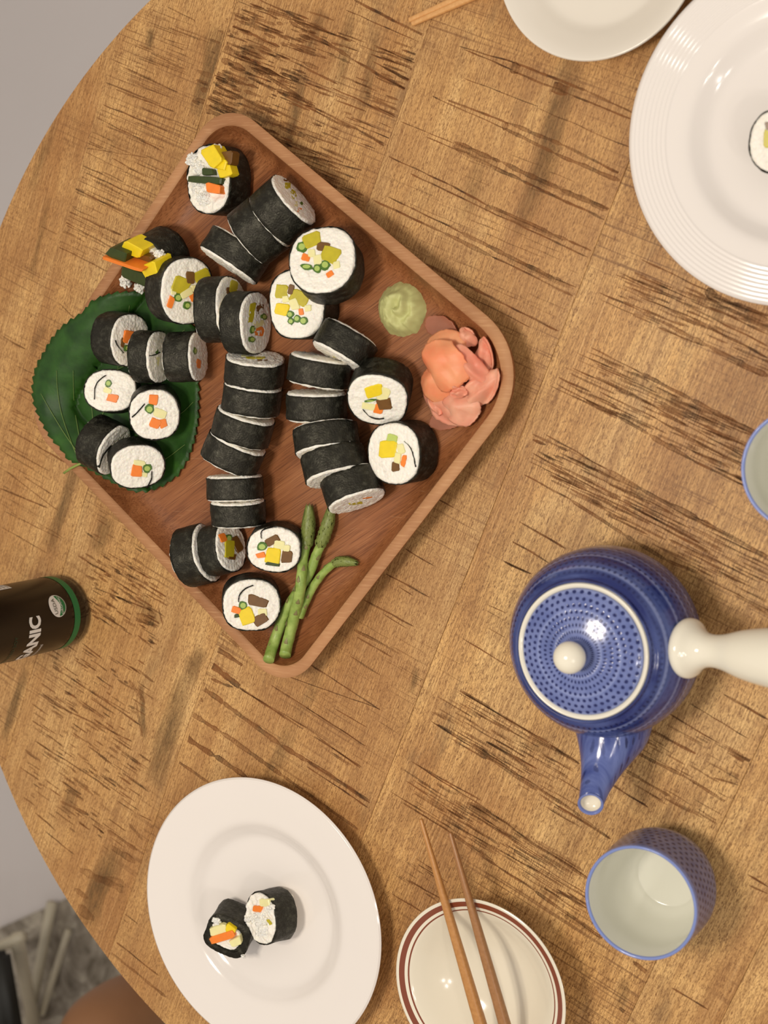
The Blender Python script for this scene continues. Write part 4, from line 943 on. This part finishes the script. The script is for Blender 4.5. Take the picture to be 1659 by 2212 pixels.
# spout
spm = dot_mat('spout_glaze', 60, 0.0042, lin(34, 52, 122), lin(100, 114, 170), DOTB, dotr=0.2, fade=(0.4, 0.7))
sp_px = [(1320, 1545, 0.034, 0.0315), (1319, 1582, 0.040, 0.0275), (1311, 1616, 0.047, 0.0215), (1300, 1654, 0.055, 0.0155), (1288, 1694, 0.064, 0.0112), (1280, 1722, 0.071, 0.0094), (1276, 1736, 0.0745, 0.0089)]
sp = smooth_prof([(*(P(x, y, z) - tp.location), r) for x, y, z, r in sp_px], 5)
def bent_tube(pts, seg=40, tilt=None):
    bm = bmesh.new(); rings = []; P3 = [Vector(q[:3]) for q in pts]; up = Vector((0, 0, 1))
    for i, q in enumerate(pts):
        t_ = (P3[min(i + 1, len(P3) - 1)] - P3[max(i - 1, 0)]).normalized()
        if tilt: t_ = t_.lerp(tilt, (i / (len(pts) - 1)) ** 3).normalized()
        s = t_.cross(up).normalized(); u = s.cross(t_); rings.append([bm.verts.new(P3[i] + s * q[3] * math.cos(2 * math.pi * k / seg) + u * q[3] * math.sin(2 * math.pi * k / seg)) for k in range(seg)])
    for a, b in zip(rings, rings[1:]):
        for k in range(seg): bm.faces.new((a[k], a[(k + 1) % seg], b[(k + 1) % seg], b[k]))
    return bm, rings
tl = Vector((0.30, -0.30, 0.90)).normalized()
bm, rg = bent_tube(sp, tilt=tl)
bmesh.ops.recalc_face_normals(bm, faces=bm.faces)
spo = mobj('spout', bm, spm, tp)
end = Vector(sp[-1][:3])
s_ = tl.cross(Vector((0, 0, 1))).normalized(); u_ = s_.cross(tl)
def lipring(prof):
    bm = bmesh.new(); rings = []
    for r, z in prof: rings.append([bm.verts.new(end + s_ * r * math.cos(2 * math.pi * k / 40) + u_ * r * math.sin(2 * math.pi * k / 40) + tl * z) for k in range(40)])
    for a, b in zip(rings, rings[1:]):
        for k in range(40): bm.faces.new((a[k], a[(k + 1) % 40], b[(k + 1) % 40], b[k]))
    bmesh.ops.recalc_face_normals(bm, faces=bm.faces); return bm
mobj('spout_lip', lipring([(0.0088, 0), (0.0091, 0.0008), (0.0085, 0.0014), (0.0074, 0.0008), (0.0070, -0.001)]), plain('blue_spout_lip', lin(104, 118, 176), 0.13), spo)
mobj('spout_bore', lipring([(0.0070, -0.001), (0.0067, -0.0035), (0.0060, -0.0048), (0.0001, -0.0052)]), CREAM, spo, label='white inside of the spout')

# ---------------------------------------------------------------- sushi on the plates
roll('bitten sushi piece with ragged rice, right of the two on the white plate', 564, 1984, 52, 54, -14, 0.0225, [('W', 570, 1950, 22, 18, 0, 0.0004), ('O', 554, 1963, 20, 14, 5, 0.0006), ('L', 580, 1992, 14, 5, 55, 0.0004)], asp=1.08, zf=0.0066, group='sushi on the white plate', ragged=0.0015,
     grains=[(560, 1985, 12, 90, 0.002), (566, 2010, 10, 60, 0.002), (583, 1960, 6, 25, 0.003), (538, 1985, 6, 20, 0.003)])
roll('squashed sushi piece wrapped in thick nori, left of the two on the white plate', 490, 2024, 50, 40, -58, 0.025, [('W', 470, 2011, 34, 20, -12, 0.002), ('O', 482, 2026, 56, 16, -18, 0.003), ('W', 508, 2036, 24, 18, -25, 0.002), ('Y', 497, 2009, 24, 16, 30, 0.002)], asp=0.95, rot=20, expo=3.4, zf=0.0066, thick=0.006, core=0.62, group='sushi on the white plate',
     grains=[(466, 1992, 6, 20, 0.002), (526, 2066, 2, 3, 0.001)])
roll('sushi roll on the ridged plate, cut off by the right picture edge', 1686, 305, 70, 14, 0, 0.026, [('B', 1662, 272, 20, 18), ('L', 1662, 302, 28, 40, 5), ('W', 1690, 320, 24, 24), ('O', 1700, 285, 20, 20)], zf=0.0066, group='sushi on the ridged plate')

# ---------------------------------------------------------------- chopsticks
def stick_mat(name, c1, c2):
    t = NT(name, 0.35, 0.45); v = t.obj(); t.color(t.ramp(t.noise(t.map(v, (400, 400, 400)), 1, 3), [(0.3, c1), (0.7, c2)])); return t.m
SM1 = stick_mat('chopstick_bamboo', lin(176, 122, 66), lin(190, 136, 78)); SM2 = stick_mat('chopstick_brown', lin(150, 104, 62), lin(164, 116, 72)); SM3 = stick_mat('chopstick_light', lin(208, 152, 92), lin(220, 168, 108))
def chopstick(label, a, b, ra, rb, L, mat, group):
    d = (b - a).normalized(); e = a + d * L
    root = thing('chopstick', a, label, 'chopstick', group)
    bm = bmesh.new(); s = d.cross(Vector((0, 0, 1))).normalized(); u = s.cross(d); rings = []
    for f, r in ((0, ra * 0.8), (0.004, ra), (0.35, ra + (rb - ra) * 0.55), (0.7, ra + (rb - ra) * 0.92), (0.995, rb), (1, rb * 0.9)):
        ring = []
        for k in range(16):
            th = 2 * math.pi * k / 16 + 0.2; cu, su = math.cos(th), math.sin(th); kk = (abs(cu) ** 3.4 + abs(su) ** 3.4) ** (-1 / 3.4)
            ring.append(bm.verts.new(d * (L * f) + s * cu * kk * r + u * su * kk * r))
        rings.append(ring)
    for p, q in zip(rings, rings[1:]):
        for k in range(16): bm.faces.new((p[k], p[(k + 1) % 16], q[(k + 1) % 16], q[k]))
    bm.faces.new(rings[0][::-1]); bm.faces.new(rings[-1]); bmesh.ops.recalc_face_normals(bm, faces=bm.faces)
    mobj('stick', bm, mat, root); return root
chopstick('longer reaching bamboo chopstick, left one of the two across the striped bowl', P(909, 1769, 0.0440), P(1038, 2212, 0.0446), 0.0015, 0.0046, 0.225, SM1, 'chopsticks across the bowl')
chopstick('browner chopstick, right one of the two across the striped bowl', P(972, 1798, 0.0440), P(1090, 2212, 0.0446), 0.0016, 0.0046, 0.225, SM2, 'chopsticks across the bowl')
chopstick('light chopstick by the saucer, upper of the pair leaving the top edge', P(884, 44, 0.0022), P(990, -4, 0.0026), 0.0019, 0.0036, 0.22, SM3, 'chopsticks at the top edge')
chopstick('light chopstick by the saucer, lower of the pair leaving the top edge', P(890, 52, 0.0022), P(1000, 4, 0.0026), 0.0019, 0.0036, 0.22, SM3, 'chopsticks at the top edge')

# ---------------------------------------------------------------- bottle
BRD = 0.0335; bc = P(140, 1318, 0.0); bc.z = 0
bot = thing('sauce_bottle', bc, 'dark glass sauce bottle with green band and white lettering at the left', 'bottle')
bm = lathe_bm(smooth_prof([(0, 0.004), (0.020, 0.003), (0.026, 0.0), (0.0305, 0.0015), (BRD - 0.0006, 0.007), (BRD, 0.014), (BRD, 0.05), (BRD, 0.10), (BRD, 0.128), (0.0320, 0.140), (0.024, 0.158), (0.0150, 0.172), (0.0135, 0.185), (0.0135, 0.195)], 5), 96)
t = NT('dark_bottle_glass', 0.12, 0.5); t.color(t.ramp(t.noise(t.obj(), 14, 3), [(0.3, (0.006, 0.004, 0.002)), (0.7, (0.016, 0.009, 0.004))])); mobj('glass_body', bm, t.m, bot)
mobj('cap', lathe_bm([(0.0, 0.1955), (0.0138, 0.1955)] + [(0.0150, 0.193), (0.0155, 0.196), (0.0155, 0.216), (0.0145, 0.2185), (0.0, 0.2185)], 48), plain('green_cap', lin(30, 92, 52), 0.4), bot)
camdir = (CAM - bc); A0 = math.atan2(camdir.y, camdir.x)
def cyl(th, z, r): return Vector((r * math.cos(A0 + th), r * math.sin(A0 + th), z))
def patch(name, pts, mat, r, parent, label=None):
    """convex outline in (arc metres, z) wrapped on the bottle"""
    bm = bmesh.new(); 
    n = len(pts); cx = sum(p[0] for p in pts) / n; cz = sum(p[1] for p in pts) / n; prev = None; cv = bm.verts.new(cyl(cx / BRD, cz, r))
    for i in range(1, 5):
        f = i / 4; ring = [bm.verts.new(cyl((cx + (p[0] - cx) * f) / BRD, cz + (p[1] - cz) * f, r)) for p in pts]
        for k in range(n):
            if prev is None: bm.faces.new((cv, ring[k], ring[(k + 1) % n]))
            else: bm.faces.new((prev[k], ring[k], ring[(k + 1) % n], prev[(k + 1) % n]))
        prev = ring
    bmesh.ops.recalc_face_normals(bm, faces=bm.faces); return mobj(name, bm, mat, parent, label=label)
def rectpts(x0, x1, z0, z1, n=12): return [(x0 + (x1 - x0) * i / n, z0) for i in range(n + 1)] + [(x1 - (x1 - x0) * i / n, z1) for i in range(n + 1)]
GRN = plain('label_green', lin(24, 112, 62), 0.45); WHT = plain('label_white', lin(226, 222, 214), 0.5); BLK = plain('label_dark', lin(13, 9, 7), 0.3, vary=0.15); DGR = plain('label_dim_green', lin(30, 60, 40), 0.5)
mobj('label_sleeve', lathe_bm([(BRD + 0.0002, 0.028), (BRD + 0.0002, 0.126)], 96), BLK, bot)
bandp = [(BRD + 0.0003, 0.0170), (BRD + 0.00035, 0.0245)]
mobj('green_band', lathe_bm(bandp, 96), GRN, bot, label='green band round the bottle')
def text(txt, u0, z0, size, mat, r, name='lettering', bold=0.0, sx=1.0, parent=None):
    cu = bpy.data.curves.new(name, 'FONT'); cu.body = txt; cu.size = size; cu.offset = bold; cu.resolution_u = 3; cu.align_x = 'LEFT'
    to = bpy.data.objects.new('tmp_text', cu); COL.objects.link(to)
    dg = bpy.context.evaluated_depsgraph_get(); me = bpy.data.meshes.new_from_object(to.evaluated_get(dg)); bpy.data.objects.remove(to); bpy.data.curves.remove(cu)
    bm = bmesh.new(); bm.from_mesh(me); bpy.data.meshes.remove(me)
    bmesh.ops.triangulate(bm, faces=bm.faces); bmesh.ops.subdivide_edges(bm, edges=[e for e in bm.edges if e.calc_length() > size * 0.25], cuts=2)
    for v in bm.verts: v.co = cyl((u0 + v.co.x * sx) / BRD, z0 + v.co.y, r)
    return mobj(name, bm, mat, parent or bot, smooth=False)
# arc coordinate: +u runs anticlockwise seen from above = reading direction
text('ORGANIC', -0.0700, 0.0690, 0.0185, WHT, BRD + 0.0005, bold=0.0008, sx=0.83)
text('FERMENTED SOY', -0.0560, 0.0960, 0.0055, DGR, BRD + 0.0005)
text('naturally brewed', -0.052, 0.0600, 0.0050, WHT, BRD + 0.0005, sx=0.7)
el = [(0.0052 + 0.0102 * math.cos(a), 0.0440 + 0.0102 * math.sin(a)) for a in [2 * math.pi * i / 32 for i in range(32)]]
seal = patch('organic_seal', el, WHT, BRD + 0.0006, bot, label='round white and green seal')
half = [(0.0052 + 0.0094 * math.cos(a), 0.0440 + 0.0094 * math.sin(a)) for a in [math.pi + math.pi * i / 16 for i in range(17)]]
patch('seal_green_half', half, GRN, BRD + 0.0008, seal)
text('USDA', -0.0023, 0.0460, 0.0056, plain('seal_brown', lin(60, 62, 40), 0.5), BRD + 0.0010, parent=seal)
text('ORGANIC', -0.0029, 0.0388, 0.0038, WHT, BRD + 0.0010, parent=seal, sx=0.95)
nl = patch('nutrition_panel', rectpts(0.034, 0.075, 0.078, 0.12), WHT, BRD + 0.0004, bot, label='white nutrition panel')
for i in range(9):
    patch('print_line', rectpts(0.036, 0.072, 0.080 + i * 0.0042, 0.0808 + i * 0.0042, 8), BLK, BRD + 0.0006, nl)

# ---------------------------------------------------------------- beyond the table edge
rc0 = P(-40, 2022, FLOOR_Z); rc1 = P(240, 1898, FLOOR_Z); rd = (rc1 - rc0).normalized(); rn = Vector((rd.y, -rd.x, 0))
rug = bmesh.new(); A = rc0 - rd * 1.0; B = rc1 + rd * 0.5
q = [A, B, B + rn * 1.6, A + rn * 1.6]
for zz in (0,):
    up_ = [rug.verts.new(v + Vector((0, 0, 0.008))) for v in q]; dn_ = [rug.verts.new(Vector((v.x, v.y, FLOOR_Z + 0.0005))) for v in q]
rug.faces.new(up_); rug.faces.new(dn_[::-1])
for i in range(4): rug.faces.new((up_[i], dn_[i], dn_[(i + 1) % 4], up_[(i + 1) % 4]))
bmesh.ops.recalc_face_normals(rug, faces=rug.faces)
ro = mobj('area_rug', rug, rug_mat(), smooth=False); tag(ro, 'mottled grey rug on the floor below the lower left of the table', 'rug')
# wire chair: pale bars and a black seat
def pz(x, y, z): return P(x, y, z)
ch0 = P(40, 2160, FLOOR_Z + 0.008)
chair = thing('wire_chair', ch0, 'blurred chair with pale metal legs and black seat at the lower left corner', 'chair')
BAR = plain('pale_metal_bar', lin(196, 188, 166), 0.4, vary=0.05)
def bar(x0, y0, z0, x1, y1, z1, r):
    mobj('leg', tube_bm([P(x0, y0, z0) - ch0, P(x1, y1, z1) - ch0], r, 12), BAR, chair)
FZ = FLOOR_Z + 0.0135
bar(36, 2026, FZ + 0.20, 74, 2215, FZ + 0.01, 0.0105)
bar(112, 1950, FZ + 0.02, 62, 2210, FZ + 0.02, 0.0085)
bar(148, 2010, FZ + 0.02, 90, 2190, FZ + 0.02, 0.0055)
bar(-60, 2075, FZ + 0.20, 50, 2022, FZ + 0.20, 0.0085)
sx = [P(-260, 2090, -0.40), P(-10, 2066, -0.40), P(28, 2290, -0.40), P(-260, 2330, -0.40)]
bm = bmesh.new(); u1 = [bm.verts.new(v - ch0) for v in sx]; d1 = [bm.verts.new(v - ch0 - Vector((0, 0, 0.035))) for v in sx]
bm.faces.new(u1); bm.faces.new(d1[::-1])
for i in range(4): bm.faces.new((u1[i], d1[i], d1[(i + 1) % 4], u1[(i + 1) % 4]))
bmesh.ops.recalc_face_normals(bm, faces=bm.faces); bmesh.ops.bevel(bm, geom=list(bm.edges), offset=0.008, segments=3, affect='EDGES')
mobj('seat', bm, plain('black_seat', lin(22, 22, 16), 0.6, vary=0.2), chair)
# seated person: only a bare knee shows
kn = P(152, 2240, -0.36)
person = thing('person', Vector((kn.x - 0.05, kn.y - 0.2, FLOOR_Z + 0.009)), 'bare bent knee of a person seated at the lower left corner', 'person')
me = bpy.data.meshes.new('bent_leg')
hip = P(112, 2240, -0.33) + Vector((-0.02, -0.44, -0.02)); kneeb = kn + Vector((0, -0.01, -0.045)); ank = kneeb + Vector((-0.03, -0.02, -0.30)); toe = ank + Vector((0.02, 0.16, -0.045))
ank.z = FLOOR_Z + 0.075; toe.z = FLOOR_Z + 0.035
chain = [(hip, 0.088), (hip.lerp(kneeb, 0.35), 0.082), (hip.lerp(kneeb, 0.72), 0.064), (kneeb + Vector((0, -0.02, 0.002)), 0.056), (kneeb + Vector((0, 0.0, -0.012)), 0.055), (kneeb.lerp(ank, 0.3), 0.053), (kneeb.lerp(ank, 0.65), 0.042), (ank, 0.034), (ank.lerp(toe, 0.5) , 0.034), (toe, 0.026)]
me.from_pydata([tuple(c - person.location) for c, _ in chain], [(i, i + 1) for i in range(len(chain) - 1)], [])
po = bpy.data.objects.new('bare_leg', me); COL.objects.link(po); po.parent = person
sk = po.modifiers.new('skin', 'SKIN'); po.modifiers.new('sub', 'SUBSURF').levels = 3; po.modifiers['sub'].render_levels = 3
for v, (c, r) in zip(me.skin_vertices[0].data, chain): v.radius = (r, r)
me.skin_vertices[0].data[0].use_root = True; sk.use_smooth_shade = True
me.materials.append(plain('skin_tone', lin(150, 106, 70), 0.55, vary=0.12, scale=20, sss=0.2))
bm = tube_bm([tuple(hip.lerp(kneeb, f) - person.location) for f in (-0.05, 0.2, 0.45, 0.62, 0.70)], [0.100, 0.098, 0.092, 0.084, 0.082], 32, cap=False)
so = mobj('shorts_leg', bm, plain('dark_shorts', lin(44, 32, 24), 0.9, vary=0.2), person); so.modifiers.new('t', 'SOLIDIFY').thickness = 0.004
